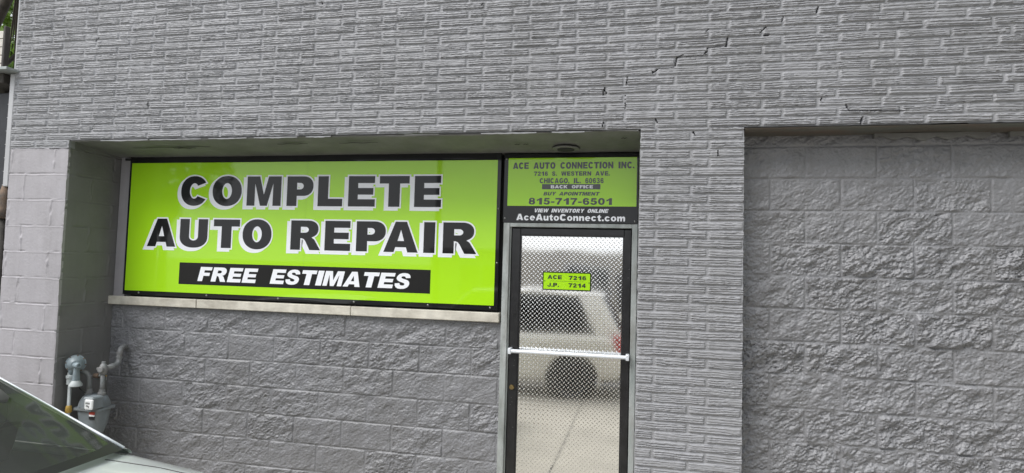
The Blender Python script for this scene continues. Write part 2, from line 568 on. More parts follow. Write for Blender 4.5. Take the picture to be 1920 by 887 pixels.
def split_height(px, pz, odd_even, amp, seed, rough_fn=None):
    """split faced concrete block, 16 x 8 inches; bed line at pz, head joint at px for even rows"""
    BX, BZ = .4064, .2032
    def f(X, Z):
        row = np.floor((pz - Z) / BZ)
        v = ((pz - Z) / BZ - row) * BZ
        xs = X - px - np.mod(row + odd_even, 2) * BX / 2
        u = np.floor(xs / BX)
        t = xs - u * BX
        e = np.minimum(np.minimum(t, BX - t), np.minimum(v, BZ - v))
        e = e + .0015 * fbm(X * 40, Z * 40, 2, seed=seed + 30)
        m = sstep(.0050, .0088, e)
        pil = sstep(0, .025, e)
        a = amp * (.55 + .8 * h2(u, row, seed))
        if rough_fn is not None:
            a = a * rough_fn(X, Z)
        xr = X * .86 + Z * .5 + u * 1.3
        zr = Z * .86 - X * .5 + row * 2.1
        big = fbm(xr * 9, zr * 15, 2, seed=seed + 2)
        r1 = 1 - np.abs(fbm(xr * 22, zr * 38, 4, .6, seed=seed + 5)) * 2.2
        r2 = 1 - np.abs(fbm(xr * 60, zr * 85, 3, .6, seed=seed + 9)) * 2
        fine = fbm(X * 130, Z * 130, 2, seed=seed + 14)
        wx, wz = .02 * fbm(X * 14, Z * 14, 3, seed=seed + 40), .02 * fbm(X * 14 + 9, Z * 14, 3, seed=seed + 44)
        rough = fbm((xr + wx) * 38, (zr + wz) * 62, 5, .72, seed=seed + 50)
        face = .85 * big + .68 * rough + .30 * (r1 - .55) + .16 * (r2 - .5) + .10 * fine
        lvl = -.0056 + .0022 * (h2(u, row, seed + 7) - .5)
        body = a * face * (.68 + .32 * pil)
        h = m * body + (1 - m) * (lvl + .0008 * fbm(X * 60, Z * 60, 2, seed=seed + 20))
        return h + .003
    return f

def block_height(px, pz, seed):
    """smooth block with lumpy painted joints: heads alternate between px[0] and px[1]"""
    BZ = .2032
    def f(X, Z):
        zw = Z + .004 * fbm(X * 7, Z * 3, 3, seed=seed)
        row = np.floor((pz - zw) / BZ)
        v = ((pz - zw) / BZ - row) * BZ
        ev = np.minimum(v, BZ - v)
        hx = np.where(np.mod(row, 2) == 0, px[0], px[1])
        eh = np.abs(np.mod(X + .004 * fbm(Z * 20, X * 6, 3, seed=seed + 3) - hx + .2032, .4064) - .2032)
        lum = vnoise(X * 18, Z * 18, seed=seed + 5)
        bed = (1 - sstep(.003, .010, ev)) * (.008 * lum - .0062)
        head = (1 - sstep(.004, .014, eh)) * (.013 * vnoise(X * 30, Z * 22, seed=seed + 6) - .0055)
        lip = (1 - sstep(.001, .004, np.abs(v - .010))) * .002
        face = .0010 * fbm(X * 4, Z * 4, 3, seed=seed + 8) + .0007 * fbm(X * 70, Z * 70, 3, seed=seed + 9)
        return face + bed + head + lip
    return f

# ------------------------------------------------------------------ ground, street
def gz(y):
    return 0.0 + (.06 * y if y < 0 else 0)
a_ = MB()
a_.grid([[(x, y, gz(y)) for y in (.9, 0, -2, -4, -6.2)] for x in np.linspace(-14, 24, 20)])
a_.build('apron', m_conc, kind='structure')
ks = MB().box(-14, 24, -6.36, -6.204, -.60, -.366, .012)
ks.build('kerb', mat('kerb_concrete', (.34, .32, .29), .85, var=.15, vscale=4), kind='structure')
g_ = MB()
g_.grid([[(x, y, -.52) for y in (900, -900)] for x in (-900, 900)])
g_.build('ground', mat('ground_soil', (.16, .15, .11), .95, var=.3, vscale=.4), kind='structure')
st = MB().grid([[(x, y, -.51) for y in (-6.36, -20)] for x in (-120, 130)])
st.build('street', m_asph, kind='structure')
lm = MB()
for yy in (-13.0, -13.25):
    lm.grid([[(x, y, -.506) for y in (yy, yy - .11)] for x in (-120, 130)])
lm.build('road_marking', m_line, kind='structure')
fs_ = MB().box(-60, 70, -24, -20.0, -.52, -.37, .012)
fs_.build('pavement', m_conc, kind='structure')
# crack/expansion joints of the apron
ej = MB()
for x in np.arange(-12.5, 23, 1.85):
    ej.grid([[(xx, y, gz(y) + .004) for y in (0, -2, -4, -6.19)] for xx in (x, x + .014)])
ej.build('apron_joint', m_crack, kind='structure')

# ------------------------------------------------------------------ the repair shop
ZL = 2.666           # underside of the lintel brick
R1, R2 = .4856, .198
XC = .53             # inner edge of the left block column
XP0, XP1 = 4.882, 5.502
bld = empty('repair_shop_building', 'grey painted brick building with a recessed sign bay and a blocked up bay', 'building', (0, 0, 0))

# stair step cracks read off the wall, (x, z) on the facade
CRACKS += [(4.86, 3.115, 4.875, 3.16, .0035), (4.70, 3.0, 4.71, 3.06, .003), (4.865, 2.87, 4.87, 2.985, .003), (4.455, 2.70, 4.46, 2.745, .003),
           (5.16, 2.99, 5.19, 3.03, .0045)]
def crack_px(u0, v0, u1, v1, hw):
    pts = []
    for u, v in ((u0, v0), (u1, v1)):
        d = r2_ * ((u - 960) / 1100) - u2_ * ((v - 443.5) / 1100) + fwd
        t = -CAM.y / d.y
        p = CAM + d * t
        pts += [p.x, p.z]
    CRACKS.append((*pts, hw))
CRACKS.clear()
for c in ((1233, 130, 1265, 126, .0009), (1269, 109, 1325, 103, .0007), (1327, 90, 1360, 87, .0008), (1361, 86, 1364, 70, .0042), (1324, 60, 1328, 55, .003), (1322, 103, 1327, 90, .0035), (1265, 127, 1269, 109, .0038), (1269, 108, 1280, 104, .0025),
          (1224, 137, 1233, 130, .0048), (1233, 130, 1262, 127, .0016), (1531, 24, 1535, 12, .004), (1466, 40, 1470, 30, .003),
          (1425, 62, 1436, 50, .0036), (1433, 67, 1441, 66, .0055), (1589, 206, 1584, 195, .003), (1590, 208, 1695, 208, .0030), (1614, 232, 1618, 219, .0068),
          (1174, 160, 1177, 143, .0028), (1131, 178, 1134, 164, .0032), (1137, 178, 1134, 166, .0022), (1172, 224, 1173, 180, .0022), (1130, 238, 1131, 228, .003),
          (297, 180, 279, 200, .0001), (278, 200, 278, 190, .003), (173, 243, 177, 234, .003), (180, 78, 182, 74, .004), (182, 74, 188, 73, .002),
          (1230, 222, 1231, 230, .003), (1346, 282, 1347, 293, .004), (1300, 246, 1302, 254, .003), (605, 5, 605, 9, .004), (905, 8, 904, 11, .004),
          (1540, 190, 1541, 180, .0015)):
    crack_px(*c)
# a cut brick lattice, phase set by the surveyed joints
bf = with_cracks(brick_height(0.0, 2.694, .3586 * BL))
relief('brick_wall', -.03, 7.75, ZL, 4.0, .005, .0024, 0, bf, m_brick, bld, skirt=.05, jag=.0024)
relief('brick_wall', 7.75, 10.2, ZL, 4.0, .009, .005, 0, bf, m_brick, bld, skirt=.05)
relief('brick_wall', -.03, 10.2, 4.0, 4.3, .009, .005, 0, bf, m_brick, bld, skirt=.05)
relief('brick_wall', -.03, XC, 2.604, ZL, .005, .003, 0, with_cracks(brick_height(-.1, 2.6385, .12, False)), m_brick, bld, skirt=.05)
relief('brick_pier', XP0, XP1, -.25, ZL, .0045, .0024, 0, with_cracks(brick_height(5.191, 2.614, .3384 * BL, False)), m_brick, bld, skirt=.48, jag=.004)
relief('brick_pier', 8.9, 10.2, -.25, ZL, .009, .005, 0, brick_height(9.2, 2.614, .3384 * BL, False), m_brick, bld, skirt=.48)
# left column of smooth block and its return
cf = block_height((.13, .40), 2.4015, 3)
relief('block_column', -.03, XC, -.25, 2.604, .005, .004, 0.0, cf, m_block, bld, skirt=.02, jag=.003)
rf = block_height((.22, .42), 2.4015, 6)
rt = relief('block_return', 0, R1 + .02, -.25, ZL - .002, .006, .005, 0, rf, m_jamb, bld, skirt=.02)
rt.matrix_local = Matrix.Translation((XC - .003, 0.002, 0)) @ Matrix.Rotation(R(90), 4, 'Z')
# block infill of the two bays
lf = split_height(.6478, 1.371, 0, .0115, 50)
relief('block_infill', XC, 3.925, -.25, 1.366, .0045, .0045, R1, lf, m_split, bld, skirt=.02)
def rgh(X, Z):
    return .45 + .7 * (1 - sstep(1.75, 2.5, Z))
rfn = split_height(5.6969, 2.5817, 1, .0195, 80, rgh)
relief('block_infill', XP1 - .01, 7.5, -.25, ZL + .03, .0045, .0045, R2, rfn, m_split, bld, skirt=.02)
relief('block_infill', 7.5, 8.95, -.25, ZL + .03, .009, .008, R2, rfn, m_split, bld, skirt=.02)
# core of the building behind the skins
core = MB()
core.box(-.02, 10.19, .06, 14, ZL + .12, 4.2)
core.box(-.02, 10.19, .62, 14, -.3, ZL + .12)
core.box(-.02, XC - .012, .021, .62, -.3, ZL + .12)
core.box(XP0 + .01, XP1 - .01, .485, .62, -.3, ZL + .1)
core.box(XP1 - .01, 8.95, R2 + .06, .62, -.3, ZL + .1)
core.build('wall_core', m_block, bld)
MB().box(-.08, 10.25, -.06, 14.05, 4.3, 4.39, .01).build('coping', m_stone, bld)
MB().box(.1, 10.1, .2, 13.9, 4.2, 4.23).build('roof', m_roof, bld)
# soffit of the sign bay: sagging painted boards, gaps at the front edge
P = []
for i, x in enumerate(np.linspace(XC, XP0, 90)):
    sag = .006 * math.sin((x - XC) / (XP0 - XC) * math.pi * 2.5) + .003 * math.sin(x * 9)
    P.append([(x, y, 2.661 - .098 * y - (sag if y < .2 else sag * .3) - (0.012 if y < .01 else 0)) for y in (.012, .03, .12, .25, .40, .52)])
MB().grid(P).build('soffit', m_soffit, bld, smooth=True)
# lintel angle under the brick and the dark gap above the boards
lt = MB()
xs = np.linspace(XC + .01, XP0 - .01, 60)
P = []
for x in xs:
    e = .004 * math.sin(x * 3.1) + .002 * math.sin(x * 11)
    P.append([(x, .006, ZL - .004), (x, .004, ZL - .013 + e), (x, .03, ZL - .015 + e)])
lt.grid(P)
lt.build('lintel', m_soffit, bld, smooth=True)
for x0, x1, z0, z1 in ((3.55, 4.22, ZL - .012, ZL - .001), (4.22, 4.45, ZL - .010, ZL - .002), (4.58, 4.64, ZL - .009, ZL - .001), (1.2, 2.2, ZL - .006, ZL - .001), (2.5, 3.3, ZL - .007, ZL - .002)):
    n = 16
    poly = [(x0 + (x1 - x0) * i / n, z0 + random.uniform(0, .004)) for i in range(n + 1)] + [(x1 - (x1 - x0) * i / n, z1 - random.uniform(0, .003)) for i in range(n + 1)]
    MB().prism(poly, -.0015, .004).build('lintel_gap', m_crack, bld)
for x0, x1, y in ((.95, 1.65, .17), (2.25, 2.5, .13), (2.75, 3.05, .13), (1.3, 1.5, .2), (4.03, 4.07, .22), (4.09, 4.13, .22), (4.76, 4.80, .12)):
    n = 14
    P = []
    for i in range(n + 1):
        x = x0 + (x1 - x0) * i / n
        hw = .007 * math.sin(math.pi * i / n) + .001
        yy = y + .006 * math.sin(i * .9)
        zz = 2.661 - .098 * yy - .012
        P.append([(x, yy - hw, zz), (x, yy + hw, zz - .002)])
    MB().grid(P).build('soffit_seam', m_crack, bld)
rc_ = random.Random(3)
x = XC + .03
while x < XP0 - .1:
    L_ = rc_.uniform(.12, .5)
    n = 14
    top = [(x + L_ * i / n, ZL - .006 - rc_.uniform(0, .003)) for i in range(n + 1)]
    bot = [(x + L_ * i / n, ZL - .014 - rc_.uniform(0, .005) * math.sin(math.pi * i / n)) for i in range(n, -1, -1)]
    if rc_.random() < .62:
        MB().prism(top + bot, -.003, .003).build('paint_chip', m_brick, bld)
    x += L_ + rc_.uniform(.01, .12)
# recessed ceiling light
rl = MB()._lathe([(0, .085), (.004, .098), (.010, .094), (.011, .07), (.004, .066)], Vector((4.375, .345, 2.612)), Vector((0, 0, 1)), 28)
lo = rl.build('recessed_light', m_soffit, bld, smooth=True)
MB()._lathe([(0, .060), (.006, .06)], Vector((4.375, .345, 2.606)), Vector((0, 0, 1)), 24).build('lamp_bulb', m_crack, lo)
# lintel plate and torn boards of the blocked bay
P = []
for x in np.linspace(XP1 + .002, 8.9, 80):
    e = .008 * math.sin((x - 5.4) * 1.1) + .003 * math.sin(x * 7)
    P.append([(x, -.004, ZL - .006 - .2 * e), (x, -.002, ZL - .018 + e * .5), (x, .10, ZL - .024 + e), (x, .21, ZL - .02 + e)])
MB().grid(P).build('lintel', m_rust, bld, smooth=True)
for x0, x1 in ((6.28, 6.9), (7.0, 7.9)):
    n = 20
    poly = [(x0 + (x1 - x0) * i / n, ZL - .052 + .012 * math.sin(i * 1.3) + random.uniform(0, .01)) for i in range(n + 1)] + [(x1, ZL - .015), (x0, ZL - .015)]
    MB().prism(poly, .165, .185).build('torn_board', m_soffit, bld)
for x0, x1, z0, z1 in ((5.51, 6.4, ZL - .007, ZL + .001), (6.4, 6.52, ZL - .008, ZL), (6.7, 8.6, ZL - .009, ZL - .004)):
    n = 24
    poly = [(x0 + (x1 - x0) * i / n, z0 + random.uniform(0, .003)) for i in range(n + 1)] + [(x1 - (x1 - x0) * i / n, z1 - random.uniform(0, .002)) for i in range(n + 1)]
    MB().prism(poly, -.009, -.0045).build('lintel_gap', m_crack, bld)

# window surround strip left of the sign and stone sill in three pieces
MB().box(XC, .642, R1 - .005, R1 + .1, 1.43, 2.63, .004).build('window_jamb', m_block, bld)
for x0, x1 in ((.522, 1.375), (1.379, 2.735), (2.739, 3.905)):
    MB().box(x0, x1, R1 - .045, R1 + .06, 1.366, 1.436, .005).build('sill', m_stone, bld)

# ------------------------------------------------------------------ lettering
def ell(cx, cy, rx, ry, a0, a1, n=18, p=2.0):
    out = []
    for i in range(n + 1):
        a = R(a0 + (a1 - a0) * i / n)
        c, s = math.cos(a), math.sin(a)
        out.append((cx + rx * math.copysign(abs(c) ** (2 / p), c), cy + ry * math.copysign(abs(s) ** (2 / p), s)))
    return out
GL = {
    'E': [[(0, 0), (1, 0), (1, .24), (.36, .24), (.36, .39), (.93, .39), (.93, .61), (.36, .61), (.36, .77), (.98, .77), (.98, 1), (0, 1)]],
    'L': [[(0, 0), (1, 0), (1, .25), (.42, .25), (.42, 1), (0, 1)]],
    'T': [[(.31, 0), (.69, 0), (.69, .755), (1, .755), (1, 1), (0, 1), (0, .755), (.31, .755)]],
    'F': [[(0, 0), (.4, 0), (.4, .38), (.9, .38), (.9, .6), (.4, .6), (.4, .77), (1, .77), (1, 1), (0, 1)]],
    'I': [[(0, 0), (1, 0), (1, 1), (0, 1)]],
    'A': [[(0, 0), (.3, 0), (.345, .165), (.655, .165), (.7, 0), (1, 0), (.665, 1), (.335, 1)], [(.405, .37), (.595, .37), (.5, .74)]],
    'M': [[(0, 0), (.235, 0), (.235, .76), (.40, 0), (.60, 0), (.765, .76), (.765, 0), (1, 0), (1, 1), (.63, 1), (.5, .38), (.37, 1), (0, 1)]],
    'U': [[(0, 1), (.34, 1)] + ell(.5, .38, .16, .14, 180, 360, 12) + [(.66, 1), (1, 1)] + ell(.5, .37, .5, .385, 360, 180, 24, 2.2)],
    'P': [[(0, 0), (.38, 0), (.38, .34)] + ell(.62, .67, .38, .33, -90, 90, 18, 2.2) + [(0, 1)], [(.38, .56)] + ell(.50, .67, .13, .11, -90, 90, 10) + [(.38, .78)]],
    'R': [[(0, 0), (.33, 0), (.33, .395), (.37, .395), (.44, .37), (.50, .29), (.645, 0), (1, 0), (.85, .26), (.79, .36), (.70, .425)] + ell(.58, .71, .34, .29, -55, 90, 16, 2.2) + [(0, 1)],
          [(.33, .585)] + ell(.48, .685, .12, .10, -90, 90, 10) + [(.33, .785)]],
    'N': [[(0, 0), (.31, 0), (.31, .52), (.69, 0), (1, 0), (1, 1), (.69, 1), (.69, .48), (.31, 1), (0, 1)]],
    'G': [ell(.5, .5, .5, .52, 35, 325, 30, 2.15) + [(1, .12), (1, .54), (.52, .54), (.52, .35), (.68, .35), (.68, .25)] + ell(.5, .5, .17, .28, 290, 45, 20)],
    'B': [[(0, 0)] + ell(.66, .29, .34, .29, -90, 62, 12) + ell(.62, .76, .32, .24, -50, 90, 12) + [(0, 1)], [(.32, .19)] + ell(.56, .285, .11, .09, -90, 90, 8) + [(.32, .38)], [(.32, .61)] + ell(.53, .705, .10, .09, -90, 90, 8) + [(.32, .80)]],
    'D': [[(0, 0)] + ell(.5, .5, .5, .5, -90, 90, 20, 2.3) + [(0, 1)], [(.33, .23)] + ell(.42, .5, .24, .27, -90, 90, 14, 2.3) + [(.33, .77)]],
    'K': [[(0, 0), (.32, 0), (.32, .24), (.42, .35), (.64, 0), (1, 0), (.64, .56), (.98, 1), (.60, 1), (.32, .62), (.32, 1), (0, 1)]],
    'H': [[(0, 0), (.33, 0), (.33, .38), (.67, .38), (.67, 0), (1, 0), (1, 1), (.67, 1), (.67, .62), (.33, .62), (.33, 1), (0, 1)]],
    'V': [[(.33, 0), (.67, 0), (1, 1), (.68, 1), (.5, .32), (.32, 1), (0, 1)]],
    'W': [[(.15, 0), (.38, 0), (.5, .58), (.62, 0), (.85, 0), (1, 1), (.78, 1), (.71, .42), (.60, 1), (.40, 1), (.29, .42), (.22, 1), (0, 1)]],
    'Y': [[(.34, 0), (.66, 0), (.66, .42), (1, 1), (.66, 1), (.5, .66), (.34, 1), (0, 1), (.34, .42)]],
    'J': [[(.66, 1), (1, 1), (1, .36)] + ell(.5, .35, .5, .37, 0, -180, 18) + [(.0, .40), (.33, .42), (.34, .30)] + ell(.5, .30, .16, .10, 180, 360, 8)],
    '.': [[(0, 0), (1, 0), (1, .25), (0, .25)]],
    ',': [[(.1, -.22), (.6, -.16), (1, .02), (1, .25), (0, .25), (0, 0), (.4, 0), (.4, -.08), (.1, -.12)]],
    '-': [[(0, .28), (1, .28), (1, .48), (0, .48)]],
    '0': [ell(.5, .5, .5, .52, 0, 354, 34, 2.2), ell(.5, .5, .17, .30, 0, 350, 24)],
    '1': [[(.48, 0), (.92, 0), (.92, 1), (.58, 1), (.42, .85), (.1, .73), (.1, .52), (.3, .57), (.48, .66)]],
    '2': [[(0, 0), (1, 0), (1, .23), (.47, .23), (.60, .33), (.84, .47), (.96, .60), (.97, .76), (.88, .91), (.70, .99), (.46, 1.01), (.22, .97), (.08, .86), (.02, .68), (.34, .66), (.40, .77), (.50, .80), (.61, .77), (.65, .69), (.58, .58), (.30, .38), (.10, .21)]],
    '4': [[(.56, 0), (.86, 0), (.86, .19), (1, .19), (1, .42), (.86, .42), (.86, 1), (.58, 1), (0, .43), (0, .19), (.56, .19)], [(.28, .42), (.56, .42), (.56, .69)]],
    '5': [[(0, .28), (.32, .31), (.37, .22), (.48, .18), (.60, .22), (.65, .33), (.60, .44), (.48, .48), (.34, .43), (.07, .47), (.18, 1), (.92, 1), (.92, .77), (.41, .77), (.38, .62), (.56, .66), (.80, .62), (.95, .50), (1, .34), (.93, .15), (.76, .03), (.48, -.02), (.20, .03), (.06, .13)]],
    '3': [[(0, .27), (.32, .31), (.37, .21), (.49, .17), (.61, .21), (.65, .30), (.60, .40), (.47, .44), (.37, .42), (.38, .63), (.54, .64), (.61, .73), (.57, .81), (.48, .83), (.38, .80), (.34, .72), (.03, .77), (.14, .92), (.33, 1), (.55, 1.01), (.78, .97), (.91, .87), (.93, .72), (.86, .61), (.73, .54), (.89, .48), (.99, .37), (.98, .20), (.87, .06), (.68, -.01), (.42, -.02), (.17, .04), (.05, .14)]],
    '7': [[(.2, 0), (.54, 0), (.62, .28), (.78, .55), (1, .79), (1, 1), (0, 1), (0, .76), (.63, .76), (.42, .5), (.27, .24)]],
    '6': [[(.97, .74), (.64, .71), (.58, .79), (.49, .81), (.38, .75), (.33, .58), (.44, .64), (.60, .66), (.82, .60), (.95, .48), (1, .33), (.94, .14), (.78, .02), (.52, -.02), (.25, .03), (.07, .19), (0, .48), (.06, .78), (.22, .96), (.50, 1.02), (.78, .97), (.92, .86)], ell(.51, .32, .155, .14, 0, 345, 16)],
    '8': [ell(.5, .285, .5, .305, 180, 384, 18) + ell(.5, .735, .44, .285, -25, 205, 16) + ell(.5, .285, .5, .305, 156, 179, 3), ell(.5, .285, .165, .12, 0, 345, 14), ell(.5, .735, .14, .105, 0, 345, 14)],
    'c': [ell(.5, .36, .5, .38, 28, 332, 26) + ell(.5, .36, .18, .17, 315, 45, 16)],
    'e': [ell(.5, .36, .5, .38, 0, 318, 26) + [(.62, .20)] + ell(.5, .30, .18, .14, 300, 180, 10) + [(.32, .30), (1, .30)], ell(.5, .43, .18, .13, 10, 170, 10)],
    'o': [ell(.5, .36, .5, .38, 0, 350, 26), ell(.5, .36, .18, .19, 0, 345, 18)],
    'u': [[(0, .72), (.35, .72), (.35, .30)] + ell(.5, .28, .15, .08, 180, 360, 6) + [(.65, .72), (1, .72), (1, 0), (.67, 0), (.67, .06)] + ell(.36, .20, .36, .22, 310, 180, 10)],
    't': [[(.22, .25), (.30, .08), (.50, -.01), (.78, -.02), (1, .02), (.96, .20), (.78, .19), (.72, .27), (.72, .52), (1, .52), (1, .72), (.72, .72), (.72, .98), (.22, .82), (.22, .72), (0, .72), (0, .52), (.22, .52)]],
    'n': [[(0, 0), (.35, 0), (.35, .36), (.42, .47), (.52, .50), (.62, .46), (.65, .36), (.65, 0), (1, 0), (1, .46), (.94, .62), (.82, .71), (.66, .74), (.46, .70), (.33, .61), (.33, .72), (0, .72)]],
    'm': [[(0, 0), (.22, 0), (.22, .38), (.28, .48), (.35, .48), (.39, .40), (.39, 0), (.61, 0), (.61, .38), (.67, .48), (.74, .48), (.78, .40), (.78, 0), (1, 0), (1, .48), (.95, .66), (.82, .74), (.70, .72), (.59, .62), (.52, .71), (.43, .74), (.31, .71), (.21, .61), (.21, .72), (0, .72)]],
    'C': [ell(.5, .5, .5, .52, 32, 328, 34, 2.15) + ell(.5, .5, .17, .27, 318, 42, 24)],
    'O': [ell(.5, .5, .5, .52, 0, 354, 40, 2.15), ell(.5, .5, .165, .275, 0, 350, 28)],
    'S': [[(0, .33), (.31, .36), (.34, .27), (.42, .215), (.53, .20), (.63, .22), (.67, .285), (.63, .345), (.50, .395), (.30, .455), (.14, .53), (.05, .62), (.03, .72), (.07, .84), (.17, .94), (.32, 1.0), (.50, 1.02),
           (.70, 1.0), (.85, .93), (.93, .83), (.97, .71), (.66, .69), (.62, .77), (.55, .80), (.47, .81), (.37, .79), (.34, .73), (.38, .68), (.50, .64), (.70, .59), (.86, .53), (.95, .44), (.99, .32), (.96, .18),
           (.87, .07), (.72, 0), (.50, -.02), (.28, 0), (.12, .08), (.03, .20)]],
}
def offset_poly(poly, d):
    n = len(poly)
    area = sum(poly[i][0] * poly[(i + 1) % n][1] - poly[(i + 1) % n][0] * poly[i][1] for i in range(n))
    sgn = 1 if area > 0 else -1
    out = []
    for i in range(n):
        p, a, b = poly[i], poly[i - 1], poly[(i + 1) % n]
        d1 = (p[0] - a[0], p[1] - a[1])
        d2 = (b[0] - p[0], b[1] - p[1])
        l1, l2 = math.hypot(*d1), math.hypot(*d2)
        if l1 < 1e-9 or l2 < 1e-9:
            continue
        n1 = (d1[1] / l1 * sgn, -d1[0] / l1 * sgn)
        n2 = (d2[1] / l2 * sgn, -d2[0] / l2 * sgn)
        k = 1 + n1[0] * n2[0] + n1[1] * n2[1]
        k = max(k, .35)
        out.append((p[0] + d * (n1[0] + n2[0]) / k, p[1] + d * (n1[1] + n2[1]) / k))
    return out
WG = dict(F=.9, R=1.12, E=1.0, S=1.0, T=1.05, I=.45, M=1.35, A=1.2, C=1.1, O=1.15, L=.95, P=1.02, U=1.08, N=1.1, G=1.15, B=1.08, D=1.1, K=1.15, H=1.1, V=1.15, W=1.55, Y=1.15, J=.9,
          c=.88, e=.9, o=.9, u=.85, t=.62, n=.85, m=1.3)
def typeset(text, x0, x1, z0, z1, gap=.14, space=.6):
    ws = [(space if c == ' ' else WG.get(c, {'.': .32, ',': .32, '-': .5}.get(c, .92))) for c in text]
    k = (x1 - x0) / (sum(ws) + gap * (len(text) - 1))
    out, x = [], x0
    for c, w_ in zip(text, ws):
        if c != ' ':
            out.append((c, x, x + w_ * k, z0, z1))
        x += (w_ + gap) * k
    return out
def curve_to_mesh(cu, name):
    ob = bpy.data.objects.new(name + '_src', cu)
    col.objects.link(ob)
    dg = bpy.context.evaluated_depsgraph_get()
    dg.update()
    me = bpy.data.meshes.new_from_object(ob.evaluated_get(dg))
    bpy.data.objects.remove(ob)
    bpy.data.curves.remove(cu)
    me.name = name
    return me
def glyph_mesh(name, items, y, m, parent, grow=0, shift=(0, 0), shear=0, th=.0004, label=None):
    """items: (char, x0, x1, z0, z1) on the plane y"""
    cu = bpy.data.curves.new(name, 'CURVE')
    cu.dimensions = '2D'
    cu.fill_mode = 'BOTH'
    cu.extrude = th
    for ch, x0, x1, z0, z1 in items:
        for k, poly in enumerate(GL[ch]):
            pp = [(x0 + px * (x1 - x0) + shear * (pz * (z1 - z0)), z0 + pz * (z1 - z0)) for px, pz in poly]
            if grow:
                pp = offset_poly(pp, grow if k == 0 else -grow)
                if k > 0 and ch in 'PRA' and grow > .02:
                    continue
            sp = cu.splines.new('POLY')
            sp.points.add(len(pp) - 1)
            for i, (a, b) in enumerate(pp):
                sp.points[i].co = (a + shift[0], b + shift[1], 0, 1)
            sp.use_cyclic_u = True
    me = curve_to_mesh(cu, name)
    me.transform(Matrix.Translation((0, y, 0)) @ Matrix.Rotation(R(90), 4, 'X'))
    return link(name, me, m, parent, label=label)
def text_mesh(name, s, x0, x1, z0, z1, y, m, parent, bold=0, shear=0, th=.0004, wordspace=1.0):
    out, k = [], 0
    items = typeset(s, x0, x1 - shear * (z1 - z0), z0, z1, space=.55 * wordspace)
    for wd in s.split():
        out.append(glyph_mesh(name, items[k:k + len(wd)], y, m, parent, shear=shear, th=th, label='lettering reading ' + wd))
        k += len(wd)
    return out

# ------------------------------------------------------------------ the big sign
SY = R1 - .024       # face of the sign boards
sign = empty('repair_sign', 'large lime green sign reading COMPLETE AUTO REPAIR FREE ESTIMATES in a black border', 'sign', (0, 0, 0))
MB().box(.640, 3.885, SY + .003, SY + .016, 1.452, 2.622, .002).build('border', m_black, sign)
MB().box(.663, 3.858, SY, SY + .006, 1.487, 2.563).build('panel', m_green, sign)
MB().box(2.3085, 2.3100, SY - .0004, SY + .001, 1.487, 2.563).build('vinyl_seam', mat('lime_vinyl_lap', (.27, .55, .01), .4), sign)
def line(chars, xs, z0, z1):
    return [(c, xs[2 * i], xs[2 * i + 1], z0, z1) for i, c in enumerate(chars)]
L1 = line('COMPLETE', [1.161, 1.414, 1.459, 1.729, 1.778, 2.085, 2.137, 2.367, 2.408, 2.619, 2.668, 2.892, 2.927, 3.171, 3.213, 3.427], 2.208, 2.446)
L2 = line('AUTOREPAIR', [.858, 1.133, 1.171, 1.433, 1.488, 1.729, 1.757, 2.018, 2.188, 2.448, 2.484, 2.702, 2.750, 2.993, 2.978, 3.256, 3.300, 3.389, 3.452, 3.715], 1.861, 2.094)
for wd, it in (('COMPLETE', L1), ('AUTO', L2[:4]), ('REPAIR', L2[4:])):
    w_o = glyph_mesh('lettering', it, SY - .0018, m_black, sign, label='black block letters reading ' + wd)
    glyph_mesh('letter_outline', it, SY - .0012, m_white, w_o, grow=.0115)
    glyph_mesh('letter_shadow', it, SY - .0006, m_white, w_o, grow=.0115, shift=(-.024, -.018))
MB().box(1.184, 3.364, SY - .0012, SY + .002, 1.556, 1.734).build('black_band', m_black, sign)
# FREE ESTIMATES: slanted white capitals
def even(word, x0, x1, z0, z1, wd, gap):
    tot = sum(wd[c] for c in word) + gap * (len(word) - 1)
    s = (x1 - x0) / tot
    out, x = [], x0
    for c in word:
        out.append((c, x, x + wd[c] * s, z0, z1))
        x += (wd[c] + gap) * s
    return out
WD = dict(F=.9, R=1.12, E=1.0, S=1.0, T=1.05, I=.42, M=1.35, A=1.2)
sh = .24
z0, z1 = 1.586, 1.702
for wd, a, b, gp_ in (('FREE', 1.362, 1.915, .12), ('ESTIMATES', 2.022, 3.215, .1)):
    glyph_mesh('lettering', even(wd, a, b - sh * .1, z0, z1, WD, gp_), SY - .0022, m_white, sign, shear=sh, label='slanted white letters reading ' + wd)
for x in (.8, 1.45, 2.1, 2.75, 3.35, 3.83):
    for z in (1.470,):
        MB()._lathe([(-.004, .005), (0, .009), (.004, .009)], Vector((x, SY + .002, z)), Vector((0, 1, 0)), 10).build('screw', m_screw, sign, smooth=True)
for z in (1.8, 2.2):
    MB()._lathe([(-.004, .005), (0, .008), (.004, .008)], Vector((3.872, SY + .002, z)), Vector((0, 1, 0)), 10).build('screw', m_screw, sign, smooth=True)
MB().box(.585, .64, SY + .0, SY + .05, 2.588, 2.606, .004).build('bracket', m_trimblk, sign)

